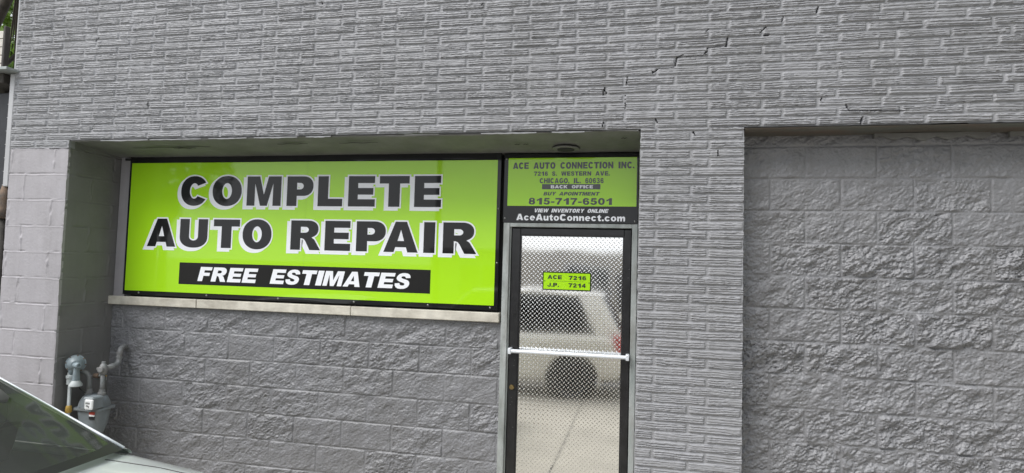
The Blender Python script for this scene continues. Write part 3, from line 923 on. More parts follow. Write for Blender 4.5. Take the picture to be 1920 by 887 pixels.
# ------------------------------------------------------------------ the small sign over the door
s2 = empty('address_sign', 'small lime green and black sign with the company address above the door', 'sign', (0, 0, 0))
S2Y = SY - .006
MB().box(3.909, 4.881, S2Y + .002, S2Y + .016, 2.100, 2.606, .002).build('border', m_black, s2)
MB().box(3.940, 4.868, S2Y, S2Y + .006, 2.222, 2.574).build('panel', m_green, s2)
m_ink = mat('dark_print', (.02, .022, .02), .35, coat=.6, coat_rough=.06)
ty = S2Y - .0008
text_mesh('lettering', 'ACE AUTO CONNECTION INC.', 3.975, 4.850, 2.494, 2.541, ty, m_ink, s2, .042, wordspace=1.5)
text_mesh('lettering', '7216 S. WESTERN AVE.', 4.133, 4.680, 2.443, 2.474, ty, m_ink, s2, .03, wordspace=1.7)
text_mesh('lettering', 'CHICAGO, IL. 60636', 4.176, 4.637, 2.388, 2.425, ty, m_ink, s2, .03, wordspace=1.7)
MB().box(4.194, 4.615, ty, S2Y + .001, 2.344, 2.382).build('black_band', m_ink, s2)
text_mesh('lettering', 'BACK OFFICE', 4.259, 4.563, 2.351, 2.374, ty - .0008, m_white, s2, .022, wordspace=1.8)
text_mesh('lettering', 'BUY APOINTMENT', 4.205, 4.612, 2.299, 2.325, ty, m_ink, s2, .024, shear=.3, wordspace=1.5)
text_mesh('lettering', '815-717-6501', 4.099, 4.702, 2.233, 2.281, ty, m_ink, s2, .045)
ty2 = S2Y + .0012
text_mesh('lettering', 'VIEW INVENTORY ONLINE', 4.138, 4.677, 2.176, 2.203, ty2, m_white, s2, .024, shear=.3, wordspace=1.5)
text_mesh('lettering', 'AceAutoConnect.com', 4.010, 4.792, 2.117, 2.164, ty2, m_white, s2, .045)
for x, z in ((3.925, 2.13), (4.86, 2.118), (3.925, 2.57)):
    MB()._lathe([(-.004, .005), (0, .009), (.004, .009)], Vector((x, S2Y + .001, z)), Vector((0, 1, 0)), 10).build('screw', m_screw, s2, smooth=True)

# ------------------------------------------------------------------ the door
fr = MB()
FY = R1 - .03
fr.box(3.916, 3.963, FY, R1 + .12, -.02, 2.098, .003)
fr.box(4.842, 4.881, FY, R1 + .12, -.02, 2.098, .003)
fr.box(3.963, 4.842, FY + .004, R1 + .12, 2.068, 2.098, .003)
fr.box(3.963, 3.973, FY + .02, R1 + .12, -.02, 2.068)
fr.build('door_frame', m_galv, bld)
dr = MB()
DX0, DX1, DZ1 = 3.978, 4.838, 2.060
DY = R1 - .012
dr.box(DX0, 4.043, DY, DY + .045, .03, DZ1, .004)
dr.box(4.788, DX1, DY, DY + .045, .03, DZ1, .004)
dr.box(4.043, 4.788, DY + .001, DY + .045, 2.012, DZ1, .003)
dr.box(4.043, 4.788, DY + .001, DY + .045, .03, .10, .003)
door = dr.build('door', m_blackmetal, bld)
# glazing bead: a thin dark step round the plate
bd = MB()
for a in ((4.043, 4.052, .10, 2.012), (4.779, 4.788, .10, 2.012)):
    bd.box(a[0], a[1], DY + .006, DY + .02, a[2], a[3])
bd.box(4.052, 4.779, DY + .006, DY + .02, 2.003, 2.012)
bd.build('glazing_bead', m_blackmetal, door)
def plate_h(X, Z):
    # raised lozenges alternating +45 / -45 degrees
    p = .032
    U, V = X / p, Z / p
    h = np.zeros_like(X)
    for k, (ox, oz, sg_) in enumerate(((0, 0, 1), (.5, .5, -1))):
        du = np.mod(U - ox + .5, 1) - .5
        dv = np.mod(V - oz + .5, 1) - .5
        a = (du + sg_ * dv) * .7071 * p
        b = (du - sg_ * dv) * .7071 * p
        d = (a / .0098) ** 2 + (b / .0025) ** 2
        h = np.maximum(h, np.clip(1 - d, 0, 1) ** .8)
    return 0.0006 * h + .0012 * fbm(X * 2.2, Z * 1.6, 2, seed=60)
relief('tread_plate', 4.050, 4.781, .10, 2.005, .0013, .0013, DY + .012, plate_h, m_plate, door, skirt=.004)
br = MB()
br.ring([(3.995, DY - .05, 1.171), (4.828, DY - .05, 1.171)], .014, 14)
for x in (3.995, 4.826):
    br.box(x - .012, x + .012, DY - .068, DY + .001, 1.150, 1.192, .004)
br.build('push_bar', m_bar, door, angle=40)
MB()._lathe([(-.010, .008), (-.010, .016), (-.004, .019), (.004, .019)], Vector((4.008, DY, .905)), Vector((0, 1, 0)), 18).build('lock_cylinder', m_brass, door, angle=40)
for (x, z) in ((4.832, 1.78), (4.826, 1.72), (4.012, .83), (4.018, .80), (4.006, .78), (4.03, .62), (4.025, 1.06), (4.03, 1.1)):
    MB()._lathe([(-.0012, .002), (.001, .0035)], Vector((x - .006, DY, z)), Vector((0, 1, 0)), 6).build('rivet', m_screw, door)
MB().box(3.963, 4.842, R1 - .05, R1 + .12, -.02, .028, .004).build('threshold', m_galv, bld)
MB().box(XC, XP0, R1 + .06, R1 + .13, -.3, ZL + .1).build('wall_core', m_crack, bld)

# plaque on the door
pq = empty('unit_plaque', 'little lime green plaque reading ACE 7216 and J.P. 7214 on the door plate', 'sign', (4.387, DY, 1.68))
def pl(o):
    o.location = (-4.387, -DY, -1.68)
    return o
PY = DY + .004
pl(MB().box(4.212, 4.562, PY + .001, PY + .007, 1.615, 1.748).build('border', m_black, pq))
pl(MB().box(4.220, 4.554, PY - .001, PY + .003, 1.623, 1.740).build('panel', m_green, pq))
pl(MB().box(4.262, 4.512, PY - .0015, PY, 1.6805, 1.6822).build('dividing_line', m_ink, pq))
for s, a, b, z0_, z1_ in (('ACE', 4.249, 4.352, 1.696, 1.723), ('7216', 4.402, 4.526, 1.694, 1.722), ('J.P.', 4.248, 4.332, 1.640, 1.668), ('7214', 4.401, 4.524, 1.640, 1.669)):
    for o in text_mesh('lettering', s, a, b, z0_, z1_, PY - .002, m_ink, pq):
        pl(o)
for x, z in ((4.229, 1.68), (4.547, 1.675)):
    pl(MB()._lathe([(-.003, .003), (0, .005), (.002, .005)], Vector((x, PY, z)), Vector((0, 1, 0)), 8).build('screw', m_crack, pq))

# ------------------------------------------------------------------ gas meter
gm = empty('gas_meter', 'grey gas meter with pale blue regulator and pipes in the corner of the recess', 'gas meter', (0, 0, 0))
MXC, MYC = .715, .195
def body_ring(z, hx, hy, r):
    pts = []
    n = 8
    for cx, cy, a0 in ((hx - r, hy - r, 0), (-hx + r, hy - r, 90), (-hx + r, -hy + r, 180), (hx - r, -hy + r, 270)):
        for i in range(n + 1):
            a = R(a0 + 90 * i / n)
            pts.append((MXC + cx + r * math.cos(a), MYC + cy + r * math.sin(a), z))
    return pts
b_ = MB()
rings = [(.372, .045, .036, .03), (.385, .062, .048, .04), (.45, .082, .060, .045), (.568, .090, .068, .035), (.5685, .105, .082, .03), (.586, .105, .082, .03), (.5865, .09, .068, .035), (.625, .086, .064, .04), (.662, .074, .056, .045), (.678, .055, .042, .035)]
rings = [(z, hx * 1.14, hy * 1.12, r * 1.1) for z, hx, hy, r in rings]
P = [body_ring(*r) for r in rings]
for p in P:
    p.append(p[0])
b_.grid(P)
b_.f.append(tuple(range(len(P[0]) - 1)))
k = (len(P) - 1) * len(P[0])
b_.f.append(tuple(k + i for i in range(len(P[0]) - 1)))
body = b_.build('meter_body', m_meter, gm, angle=35)
for dx_, dy_ in ((-.10, -.083), (-.05, -.083), (.0, -.083), (.05, -.083), (.10, -.083), (.110, -.03), (.110, .03)):
    MB()._lathe([(-.006, .006), (.021, .006)], Vector((MXC + dx_, MYC + dy_, .568)), Vector((0, 0, 1)), 8).build('flange_bolt', m_screw, body)
# index box on the front with its white dial cover turned to the street, sticker below
ixo = MB().box(MXC + .035, MXC + .128, MYC - .140, MYC - .04, .592, .688, .010).build('index_box', m_meter, gm)
MB().box(MXC + .062, MXC + .138, MYC - .150, MYC - .139, .600, .676, .008).build('dial_cover', m_plate_w, ixo)
dm = MB()
for (ax, az) in ((.078, .646), (.088, .647), (.098, .646), (.108, .646), (.083, .627), (.095, .625), (.105, .620)):
    dm.box(MXC + ax - .0025, MXC + ax + .0025, MYC - .1515, MYC - .1495, az - .007, az + .007)
dm.build('dial_mark', m_trimblk, ixo)
for z0_, z1_, mm, lb in ((.540, .566, m_red, 'red strip of the warning sticker'), (.527, .5398, m_plate_w, 'white strip of the warning sticker'), (.503, .5268, m_trimblk, 'black strip of the warning sticker')):
    MB().box(MXC + .035, MXC + .082, MYC - .0775, MYC - .070, z0_, z1_).build('warning_sticker', mm, gm, label=lb)
# inlet riser with union, yellow tape band
MB().ring([(.592, .09, -.05), (.585, .09, .82)], .0125, 14).build('riser_pipe', m_pipelite, gm, smooth=True)
MB()._lathe([(0, .018), (.006, .022), (.032, .022), (.05, .019), (.055, .016)], Vector((.588, .09, .55)), Vector((0, 0, 1)), 14).build('tape_band', m_yellow, gm, angle=40)
MB()._lathe([(0, .018), (.004, .025), (.045, .025), (.052, .031), (.070, .031), (.074, .022), (.095, .019)], Vector((.586, .09, .765)), Vector((0, 0, 1)), 10).build('union_nut', m_pipelite, gm, angle=35)
# regulator: round diaphragm case tipped to the street, with vent bell
rgc = Vector((.612, .105, .925))
ax = Vector((.62, -.78, .10)).normalized()
rego = MB()._lathe([(-.05, .03), (-.042, .05), (-.012, .060), (-.011, .068), (.008, .068), (.009, .060), (.030, .050), (.045, .028), (.05, .022)], rgc, ax, 28).build('regulator_case', m_meterblue, gm, angle=35)
MB()._lathe([(0, .022), (.055, .021), (.06, .019), (.061, .011), (.05, .009)], rgc + Vector((.03, -.03, -.005)), Vector((.93, -.35, .05)).normalized(), 16).build('spring_cap', m_meterblue, rego, angle=35)
sa = ax.orthogonal().normalized()
sb = ax.cross(sa)
for i in range(8):
    a = i * math.pi / 4
    MB()._lathe([(-.015, .005), (.013, .005)], rgc + (sa * math.cos(a) + sb * math.sin(a)) * .064, ax, 8).build('case_bolt', m_rustpipe, rego)
MB().ring([(.587, .09, .84), (.592, .092, .87), (.605, .10, .90)], [.020, .022, .026], 14).build('regulator_inlet', m_meterblue, gm, smooth=True)
MB()._lathe([(0, .026), (.02, .025), (.06, .022), (.10, .020)], rgc + Vector((.032, -.02, -.125)), Vector((0, 0, 1)), 14).build('regulator_throat', m_meterblue, gm, angle=40)
MB()._lathe([(0, .042), (.004, .046), (.018, .044), (.04, .028), (.05, .022)], rgc + Vector((.032, -.02, -.168)), Vector((0, 0, 1)), 18).build('vent_bell', m_pipelite, gm, angle=40)
# pipes joining meter, valve cluster and wall elbow
MB().ring([(.625, .14, .865), (.650, .17, .845), (.660, .185, .815), (.662, .19, .68)], .018, 14).build('inlet_drop', m_pipe, gm, smooth=True)
MB()._lathe([(0, .028), (.02, .030), (.024, .022), (.045, .02)], Vector((.662, .19, .674)), Vector((0, 0, 1)), 8).build('union_nut', m_pipe, gm, angle=35)
MB()._lathe([(0, .028), (.02, .030), (.024, .022), (.045, .02)], Vector((.765, .205, .672)), Vector((0, 0, 1)), 8).build('union_nut', m_pipe, gm, angle=35)
MB().ring([(.765, .205, .68), (.765, .205, .85)], .0155, 14).build('outlet_pipe', m_pipe, gm, smooth=True)
va = MB()
va._lathe([(0, .022), (.012, .029), (.05, .031), (.075, .022), (.085, .014), (.10, .014)], Vector((.765, .205, .835)), Vector((0, 0, 1)), 12)
va._lathe([(-.045, .018), (-.04, .023), (.04, .023), (.045, .018)], Vector((.765, .205, .875)), Vector((-.25, .95, 0)), 10)
va._lathe([(0, .014), (.012, .019), (.045, .011)], Vector((.765, .205, .875)), Vector((-.6, -.75, .2)), 10)
va.build('shutoff_valve', m_pipe, gm, angle=35)
MB().ring([(.758, .24, .878), (.738, .32, .880), (.728, .36, .884), (.722, .385, .90), (.720, .392, .93), (.718, .398, .975), (.712, .410, 1.005), (.704, .435, 1.016), (.69, .49, 1.018)], .021, 14).build('wall_elbow', m_pipe, gm, smooth=True)
for p, d in (((.720, .393, .935), (0, 0, 1)), ((.718, .397, .972), (0, 0, 1)), ((.742, .305, .879), (-.25, .95, 0)), ((.698, .455, 1.017), (-.2, 1, 0))):
    MB()._lathe([(-.007, .0245), (.010, .0245)], Vector(p), Vector(d).normalized(), 14).build('pipe_collar', m_pipe, gm, angle=40)
MB().ring([(.662, .19, .815), (.70, .20, .822), (.765, .205, .825)], .0095, 10).build('bypass_pipe', m_pipe, gm, smooth=True)
MB()._lathe([(-.022, .014), (-.02, .019), (.02, .019), (.022, .014)], Vector((.712, .20, .822)), Vector((1, .1, 0)), 8).build('bypass_plug', m_rustpipe, gm, angle=35)
MB().ring([(.60, .12, .80), (.64, .13, .725), (.70, .125, .70)], .0035, 6).build('sense_tube', m_trimblk, gm, smooth=True)
MB().box(.652, .775, .225, .231, .785, .815).build('meter_bracket', m_pipe, gm)
MB().box(.652, .775, .223, .233, .8155, .822).build('bracket_edge', m_yellow, gm)

# ------------------------------------------------------------------ left of the corner: flashing, pipe and the neighbouring yard
fl = MB()
fl.box(-.084, -.033, -.004, .05, 2.30, 3.212, .005)
fl.box(-.052, -.033, -.004, .05, 3.24, 4.28, .005)
flo = fl.build('corner_flashing', m_trim)
tag(flo, 'pale grey metal flashing strip up the left corner of the brick wall', 'flashing')
rp_ = empty('drain_pipe', 'dark rusty drain pipe below the pale flashing at the left corner', 'pipe', (-.11, .03, 0))
MB().ring([(0, 0, -.05), (0, 0, 2.05)], .043, 14).build('pipe_shaft', m_beam, rp_, smooth=True)
MB().ring([(.02, 0, 2.05), (.028, -.005, 2.12), (.015, .0, 2.2), (.03, 0, 2.31)], [.05, .036, .046, .03], 12).build('pipe_collar', m_rustpipe, rp_, smooth=True)

nb = empty('neighbour_shed', 'dark panelled neighbouring front with a dark metal ledge beside the brick corner', 'building', (0, 0, 0))
pn = MB()
pn.box(-3.2, -.130, .05, .12, -.2, 3.075, .006)
pno = pn.build('dark_panel', m_dark, nb)
sm = MB()
for x in (-.42, -1.3, -2.2):
    sm.box(x - .02, x + .012, .044, .05, -.2, 3.07)
sm.build('panel_seam', m_beam, pno)
for z in np.arange(2.1, 3.05, .11):
    MB()._lathe([(-.004, .003), (.002, .005)], Vector((-.150, .05, z)), Vector((0, 1, 0)), 8).build('rivet', m_trim, pno)
MB().box(-3.2, .0, -.10, .45, 3.215, 3.238, .003).build('ledge', m_galv, nb)
MB().box(-3.2, -.13, -.02, .40, 3.135, 3.2145, .004).build('ledge_beam', m_beam, nb)
for x in (-.35, -1.6, -2.9):
    MB().box(x - .05, x + .05, .2, .3, -.2, 3.135).build('post', m_beam, nb)
bx = empty('slatted_wood_box', 'bleached slatted wooden box standing on the dark ledge by the corner', 'crate', (-.452, .22, 3.238))
sb_ = MB()
for i in range(6):
    sb_.box(-1.2, .0, -.02, .010, .005 + i * .072, .005 + i * .072 + .066, .004)
sb_.build('slat', m_slat, bx)
for x in (-1.2, .001):
    MB().box(x, x + .026, -.028, .014, .0, .47, .004).build('corner_post', m_beam, bx)
bc = empty('timber_brace', 'dark timber brace sloping between the slatted box and the brick corner', 'brace', (-.3, .25, 3.24))
MB().ring([(-.30, .1, .20), (.24, -.1, .33)], .018, 6).build('brace_bar', m_beam, bc)
MB().ring([(-.30, .12, .09), (.24, -.08, .11)], .008, 6).build('brace_rod', m_beam, bc)

# ------------------------------------------------------------------ trees
def leaves(name, centres, radii, n, size, m, parent, seed):
    rg_ = np.random.default_rng(seed)
    C = np.array(centres)[rg_.integers(0, len(centres), n)] if False else None
    idx = rg_.integers(0, len(centres), n)
    c = np.array(centres)[idx]
    r = np.array(radii)[idx]
    d = rg_.normal(size=(n, 3))
    d /= np.linalg.norm(d, axis=1)[:, None]
    p = c + d * (r * (.35 + .65 * rg_.random(n) ** .5))[:, None] * np.array([1, 1, .8])
    a = rg_.normal(size=(n, 3))
    a /= np.linalg.norm(a, axis=1)[:, None]
    b = np.cross(a, rg_.normal(size=(n, 3)))
    b /= np.linalg.norm(b, axis=1)[:, None]
    s = size * (.6 + .8 * rg_.random(n))[:, None]
    q = np.stack([p - a * s, p + b * s * .45, p + a * s, p - b * s * .45], 1).reshape(-1, 3).astype(np.float32)
    me = bpy.data.meshes.new(name)
    me.vertices.add(len(q))
    me.vertices.foreach_set('co', q.ravel())
    me.loops.add(len(q))
    me.loops.foreach_set('vertex_index', np.arange(len(q), dtype=np.int32))
    me.polygons.add(n)
    me.polygons.foreach_set('loop_start', np.arange(0, len(q), 4, dtype=np.int32))
    me.update(calc_edges=True)
    return link(name, me, m, parent)
def tree(name, label, loc, h, spread, n, leaf, m, seed, limbs=6, lean=(0, 0), group=None, base=.4, thick=1., extra=()):
    rd = random.Random(seed)
    t = empty(name, label, 'tree', loc, 0, group)
    tr = MB()
    fork = h * base
    tr.ring([(0, 0, -.3), (lean[0] * .5, lean[1] * .5, fork * .5), (lean[0], lean[1], fork)], [h * .034 * thick, h * .026 * thick, h * .022 * thick], 10)
    cs, rs = [], []
    for i in range(limbs):
        a = 2 * math.pi * i / limbs + rd.uniform(-.4, .4)
        rr = spread * rd.uniform(.45, .85)
        e = Vector((lean[0] * 1.5 + rr * math.cos(a), lean[1] * 1.5 + rr * math.sin(a), h * rd.uniform(.58, .92)))
        s = Vector((lean[0], lean[1], fork * rd.uniform(.8, 1)))
        mid = (s + e) / 2 + Vector((0, 0, h * .05))
        tr.ring([s, mid, e], [h * .014, h * .009, h * .004], 7)
        for k in range(4):
            c = e + Vector((rd.uniform(-1, 1), rd.uniform(-1, 1), rd.uniform(-.8, .7))) * spread * .42
            tr.ring([mid, (mid + c) / 2 + Vector((0, 0, .1)), c], [h * .007, h * .004, h * .002], 5)
            cs.append(c)
            rs.append(spread * rd.uniform(.20, .36))
        cs.append(e)
        rs.append(spread * rd.uniform(.25, .4))
    cs.append(Vector((lean[0] * 1.6, lean[1] * 1.6, h * .93)))
    rs.append(spread * .4)
    for c, r in extra:
        cs.append(Vector(c))
        rs.append(r)
        tr.ring([Vector((lean[0] * .85, lean[1] * .85, fork * .85)), Vector(c)], [h * .0018, h * .0008], 5)
    tr.build('trunk', m_bark, t, smooth=True)
    leaves('crown', [tuple(c) for c in cs], rs, n, leaf, m, t, seed)
    return t
yl = Vector((-7.21, 3.10, 0))
ex = []
for u, v, D, r in ((30, 95, 11, .55), (20, 120, 11.5, .5), (8, 165, 11, .45), (24, 165, 11.5, .45), (34, 30, 12, .4), (-20, 20, 12, .6), (33, 0, 12, .5), (-30, 110, 11, .6), (28, 70, 13, .35)):
    dv = r2_ * ((u - 960) / 1100) - u2_ * ((v - 443.5) / 1100) + fwd
    ex.append((CAM + dv * D - yl, r))
tree('yard_tree', 'leafy tree with a dark leaning trunk behind the slatted box', yl, 9.8, 3.2, 14000, .07, m_leaf, 5, limbs=6, lean=(3.34, .2), base=.72, thick=.31, extra=ex)

# trees and low fronts across the street, seen in the glossy sign and door
for i, (x, y, h, s) in enumerate(((-24, -27, 9.5, 4.0), (-31, -24.6, 8.5, 3.8), (-38, -29, 10.5, 4.6), (-47, -26, 9, 4.2), (26, -27, 8, 3.6))):
    tree('street_tree', ['round dark tree across the street, first from the low shops', 'dark street tree between two taller ones across the street', 'tallest dark tree across the street', 'far end tree of the dark row across the street', 'lone tree across the street past the brick shop'][i],
         (x, y, -.5), h, s, 5000, .20, m_leafd, 20 + i, group='trees across the street')
for i, (x, y, h, sp_) in enumerate(((13.5, -8.5, 10.5, 4.6), (18.5, -4.2, 11.5, 4.8), (12.5, -15.8, 10, 4.4))):
    tree('street_tree', ['broad green tree on the near verge past the blocked up bay', 'tallest green tree close to the far end of the brick front', 'broad green tree on the road side past the blocked up bay'][i],
         (x, y, -.5), h, sp_, 7000, .24, m_leaf, 40 + i, group='trees past the blocked bay', base=.25)
def shop(x0, x1, y, h, m, label):
    s = empty('storefront', label, 'building', ((x0 + x1) / 2, y, -.5), 0, 'low fronts across the street')
    w_ = (x1 - x0) / 2
    b = MB()
    b.box(-w_, w_, -9, 0, 0, h, .02)
    b.build('wall', m, s)
    MB().box(-w_ - .05, w_ + .05, -9.05, .06, h + .003, h + .18, .02).build('parapet', m_stone, s)
    n = max(1, int((x1 - x0) // 4))
    for k in range(n):
        cx = -w_ + (k + .5) * 2 * w_ / n
        f = MB()
        f.box(cx - 1.25, cx + 1.25, .0, .05, .7, .78)
        f.box(cx - 1.25, cx + 1.25, .0, .05, 2.3, 2.38)
        for xx in (cx - 1.25, cx - .04, cx + 1.17):
            f.box(xx, xx + .08, .0, .05, .78, 2.3)
        fo = f.build('window', m_trim, s)
        MB().box(cx - 1.2, cx + 1.2, .004, .02, .74, 2.34).build('pane', m_winglass, fo)
    d = MB().box(w_ - 1.3, w_ - .4, .003, .05, 0, 2.1, .01).build('door', m_dark, s)
    return s
shop(-6, 5.5, -26, 3.0, m_tan, 'low tan shop front across the street')
shop(5.8, 13, -26, 3.3, m_brickred, 'low red brick shop front across the street')
shop(13.4, 23, -26, 2.8, m_tan, 'longest low tan building across the street')
pl_ = empty('utility_pole', 'wooden utility pole with a crossarm across the street', 'pole', (-4.0, -21.2, -.37))
MB().ring([(0, 0, -.2), (0, 0, 9.5)], [.15, .11], 12).build('shaft', m_bark, pl_, smooth=True)
MB().box(-1.1, 1.1, -.05, .05, 8.8, 8.92, .01).build('crossarm', m_bark, pl_)

# ------------------------------------------------------------------ cars
def lerp(tab, x):
    return float(np.interp(x, [p[0] for p in tab], [p[1] for p in tab]))
def build_car(name, label, cat, loc, rz, S, paint, glassF, glassS):
    """x forward, y left, z up from the road; S holds the profile tables"""
    c = empty(name, label, cat, loc, rz)
    xs = np.linspace(S['x0'], S['x1'], 110)
    rows = []
    for x in xs:
        W, T, Sh, B = lerp(S['W'], x), lerp(S['T'], x), lerp(S['S'], x), lerp(S['B'], x)
        half = [(0, T), (W * .3, T - .004), (W * .55, T - .014), (W * .72, T - .03)]
        half += [(W - .16, Sh + .022), (W - .10, Sh + .004), (W - .055, Sh - .022), (W - .025, Sh - .055), (W - .008, Sh - .10)]
        for k in range(1, 15):
            z = Sh - .10 + (B + .06 - Sh + .10) * k / 14
            bul = math.sin(math.pi * min(1, max(0, (z - B) / (Sh - B))))
            half.append((W - .012 + .012 * bul - .05 * max(0, 1 - (z - B) / .16) ** 2, z))
        half += [(W - .12, B), (W * .5, B - .01), (0, B - .01)]
        rows.append([(x, yy, z) for yy, z in half] + [(x, -yy, z) for yy, z in reversed(half[1:-1])] + [(x, half[0][0], half[0][1])])
    b = MB().grid(rows)
    n = len(rows[0])
    b.f.append(tuple(range(n - 1)))
    b.f.append(tuple((len(rows) - 1) * n + i for i in range(n - 1)))
    # cut wheel arches
    keep = []
    for f in b.f:
        cx = sum(b.v[i][0] for i in f) / len(f)
        cy = sum(b.v[i][1] for i in f) / len(f)
        cz = sum(b.v[i][2] for i in f) / len(f)
        cut = any(math.hypot(cx - wx, cz - S['wr']) < S['wr'] + .055 for wx in S['wx']) and abs(cy) > .45 and len(f) == 4 and cz < S['wr'] * 2 + .08
        # opening under the greenhouse
        if len(f) == 4 and S['cab'][0] < cx < S['cab'][1] and cz > lerp(S['S'], cx) - .01 and abs(cy) < lerp(S['W'], cx) - .2:
            cut = True
        if not cut:
            keep.append(f)
    b.f = keep
    me_body = b.build('body', paint, c, angle=32)
    for wx in S['wx']:
        for sy in (-1, 1):
            W = lerp(S['W'], wx)
            a = MB()
            pts = [(wx + (S['wr'] + .058) * math.cos(R(t)), sy * (W - .012), S['wr'] + (S['wr'] + .058) * math.sin(R(t))) for t in range(-20, 201, 10)]
            a.ring(pts, .018, 8)
            a.build('wheel_arch', paint, c, smooth=True)
            wl = MB()
            wl.grid([[(wx + (S['wr'] + .05) * math.cos(R(t)), sy * yy, S['wr'] + (S['wr'] + .05) * math.sin(R(t))) for yy in (W - .02, .42)] for t in range(-30, 211, 12)])
            wl.build('wheel_well', m_trimblk, c)
            t_ = MB()._lathe([(-.10, S['wr'] * .66), (-.105, S['wr'] * .9), (-.085, S['wr']), (.085, S['wr']), (.105, S['wr'] * .9), (.10, S['wr'] * .66)], Vector((wx, sy * (W - .125), S['wr'])), Vector((0, sy, 0)), 32)
            to = t_.build('wheel', m_tyre, c, angle=40)
            rm = MB()._lathe([(.06, .0), (.095, S['wr'] * .2), (.07, S['wr'] * .3), (.075, S['wr'] * .6), (.104, S['wr'] * .67), (.09, S['wr'] * .7)], Vector((wx, sy * (W - .125), S['wr'])), Vector((0, sy, 0)), 20)
            rm.build('rim', m_rim, to, angle=40)
    # windscreen
    def screen(base, top, nb=24, nt_=12):
        (bx_, by, bz, bb, bzb), (tx, ty_, tz, tb_, tzb) = base, top
        P_ = []
        for i in range(nb + 1):
            s = -1 + 2 * i / nb
            row = []
            for j in range(nt_ + 1):
                t = j / nt_
                bl = .018 * math.sin(math.pi * t)
                x = (bx_ + bb * (1 - s * s)) * (1 - t) + (tx + tb_ * (1 - s * s)) * t
                y = by * s * (1 - t) + ty_ * s * t
                z = (bz + bzb * (1 - s * s)) * (1 - t) + (tz + tzb * (1 - s * s)) * t + bl
                row.append((x, y, z))
            P_.append(row)
        return P_
    ws = screen(S['wb'], S['wt'])
    wso = MB().grid(ws).build('windscreen', glassF, c, smooth=True)
    # dark printed band along the foot of the glass
    fb = []
    for i, row in enumerate(ws):
        s = -1 + 2 * i / (len(ws) - 1)
        wdt = .6 + .9 * max(0, abs(s) - .8) * 2
        p, q_ = Vector(row[0]), Vector(row[1])
        up_ = Vector((.35, 0, .9)) * .004
        fb.append([p + up_ + (q_ - p) * t * wdt for t in (-.12, .25, .6, 1.0)])
    MB().grid(fb).build('frit_band', m_trimblk, wso, smooth=True)
    rs_ = screen(S['rb'], S['rt'])
    rwo = MB().grid(rs_).build('rear_window', (glassF if S.get('shelf') else glassS), c, smooth=True)
    fb = []
    for i, row in enumerate(rs_):
        sd_ = -1 + 2 * i / (len(rs_) - 1)
        wdt = .5 + .7 * max(0, abs(sd_) - .8) * 2
        p, q_ = Vector(row[0]), Vector(row[1])
        up_ = Vector((-.35, 0, .9)) * .004
        fb.append([p + up_ + (q_ - p) * t * wdt for t in (-.12, .25, .6, 1.0)])
    MB().grid(fb).build('frit_band', m_trimblk, rwo, smooth=True)
    if S.get('shelf'):
        for sy in (-1, 1):
            MB().ring([(x, sy * lerp(S['W'], x) * .70, lerp(S['T'], x) - .0285) for x in np.linspace(S['rb'][0] - .03, S['x0'] + .08, 12)], .0035, 6).build('lid_gap', m_trimblk, me_body, smooth=True)
        MB().grid([[(S['rb'][0] + .05 + .55 * t, sx_ * .66, S['rb'][2] - .03) for sx_ in (-1, 0, 1)] for t in (0, .5, 1)]).build('parcel_shelf', m_dash, c)
    # roof
    P_ = []
    f_top, r_top = [r[-1] for r in ws], [r[-1] for r in rs_]
    for j in range(17):
        t = j / 16
        P_.append([Vector(a).lerp(Vector(b2), t) + Vector((0, 0, S['arch'] * math.sin(math.pi * t))) for a, b2 in zip(f_top, r_top)])
    MB().grid(P_).build('roof', paint, c, smooth=True)
    # sides: glass, pillars, rails
    for sy, k in ((-1, 0), (1, -1)):
        topc = []
        A0, A1 = Vector(ws[k][0]), Vector(ws[k][-1])
        C0, C1 = Vector(rs_[k][0]), Vector(rs_[k][-1])
        for t in np.linspace(0, 1, 10):
            topc.append(A0.lerp(A1, t))
        rail = [Vector(p[k]) for p in P_]
        topc += rail[1:-1]
        for t in np.linspace(0, 1, 8):
            topc.append(C1.lerp(C0, t))
        g = []
        for p in topc:
            bt = Vector((p.x, sy * (lerp(S['W'], p.x) - .10), lerp(S['S'], p.x) + .005))
            g.append([bt.lerp(p, t) + Vector((0, sy * .012 * math.sin(math.pi * t), 0)) for t in (0, .25, .5, .75, 1)])
        MB().grid(g).build('side_window', glassS, c, smooth=True)
        MB().ring(list(map(lambda p: p + Vector((0, sy * .004, -.004)), topc[:10])), S['pr'], 10).build('pillar', paint, c, smooth=True)
        MB().ring([C1.lerp(C0, t) + Vector((0, sy * .012, .006)) for t in np.linspace(0, 1, 8)], .0065, 8).build('window_trim', m_bar, c, smooth=True)
        MB().ring([p + Vector((0, sy * .004, -.006)) for p in rail], S['pr'] * 1.15, 10).build('roof_rail', paint, c, smooth=True)
        # middle post and solid rear quarter
        for xb, wdt, mm in S['posts']:
            i0 = min(range(len(topc)), key=lambda i: abs(topc[i].x - xb) + (0 if topc[i].z > S['wt'][2] - .1 else 9))
            p = topc[i0]
            bt = Vector((p.x + S['postlean'], sy * (lerp(S['W'], p.x) - .10), lerp(S['S'], p.x) + .005))
            q0 = []
            for t in (0, .33, .66, 1):
                m0 = bt.lerp(p, t) + Vector((0, sy * (.018 + .012 * math.sin(math.pi * t)), 0))
                q0.append([m0 + Vector((-wdt / 2, 0, 0)), m0 + Vector((wdt / 2, 0, 0))])
            MB().grid(q0).build('pillar', mm if mm else paint, c)
        qt, qb = S['quarter']
        edge = [p for p in topc[10:] if p.x < qt]
        q0 = []
        for i, p in enumerate(edge):
            f_ = i / (len(edge) - 1)
            bx0 = qb + (C0.x - qb) * f_
            bt = Vector((bx0, sy * (lerp(S['W'], bx0) - .10), lerp(S['S'], bx0) + .005))
            q0.append([bt.lerp(p, t) + Vector((0, sy * (.016 + .014 * math.sin(math.pi * t)), 0)) for t in (0, .25, .5, .75, 1)])
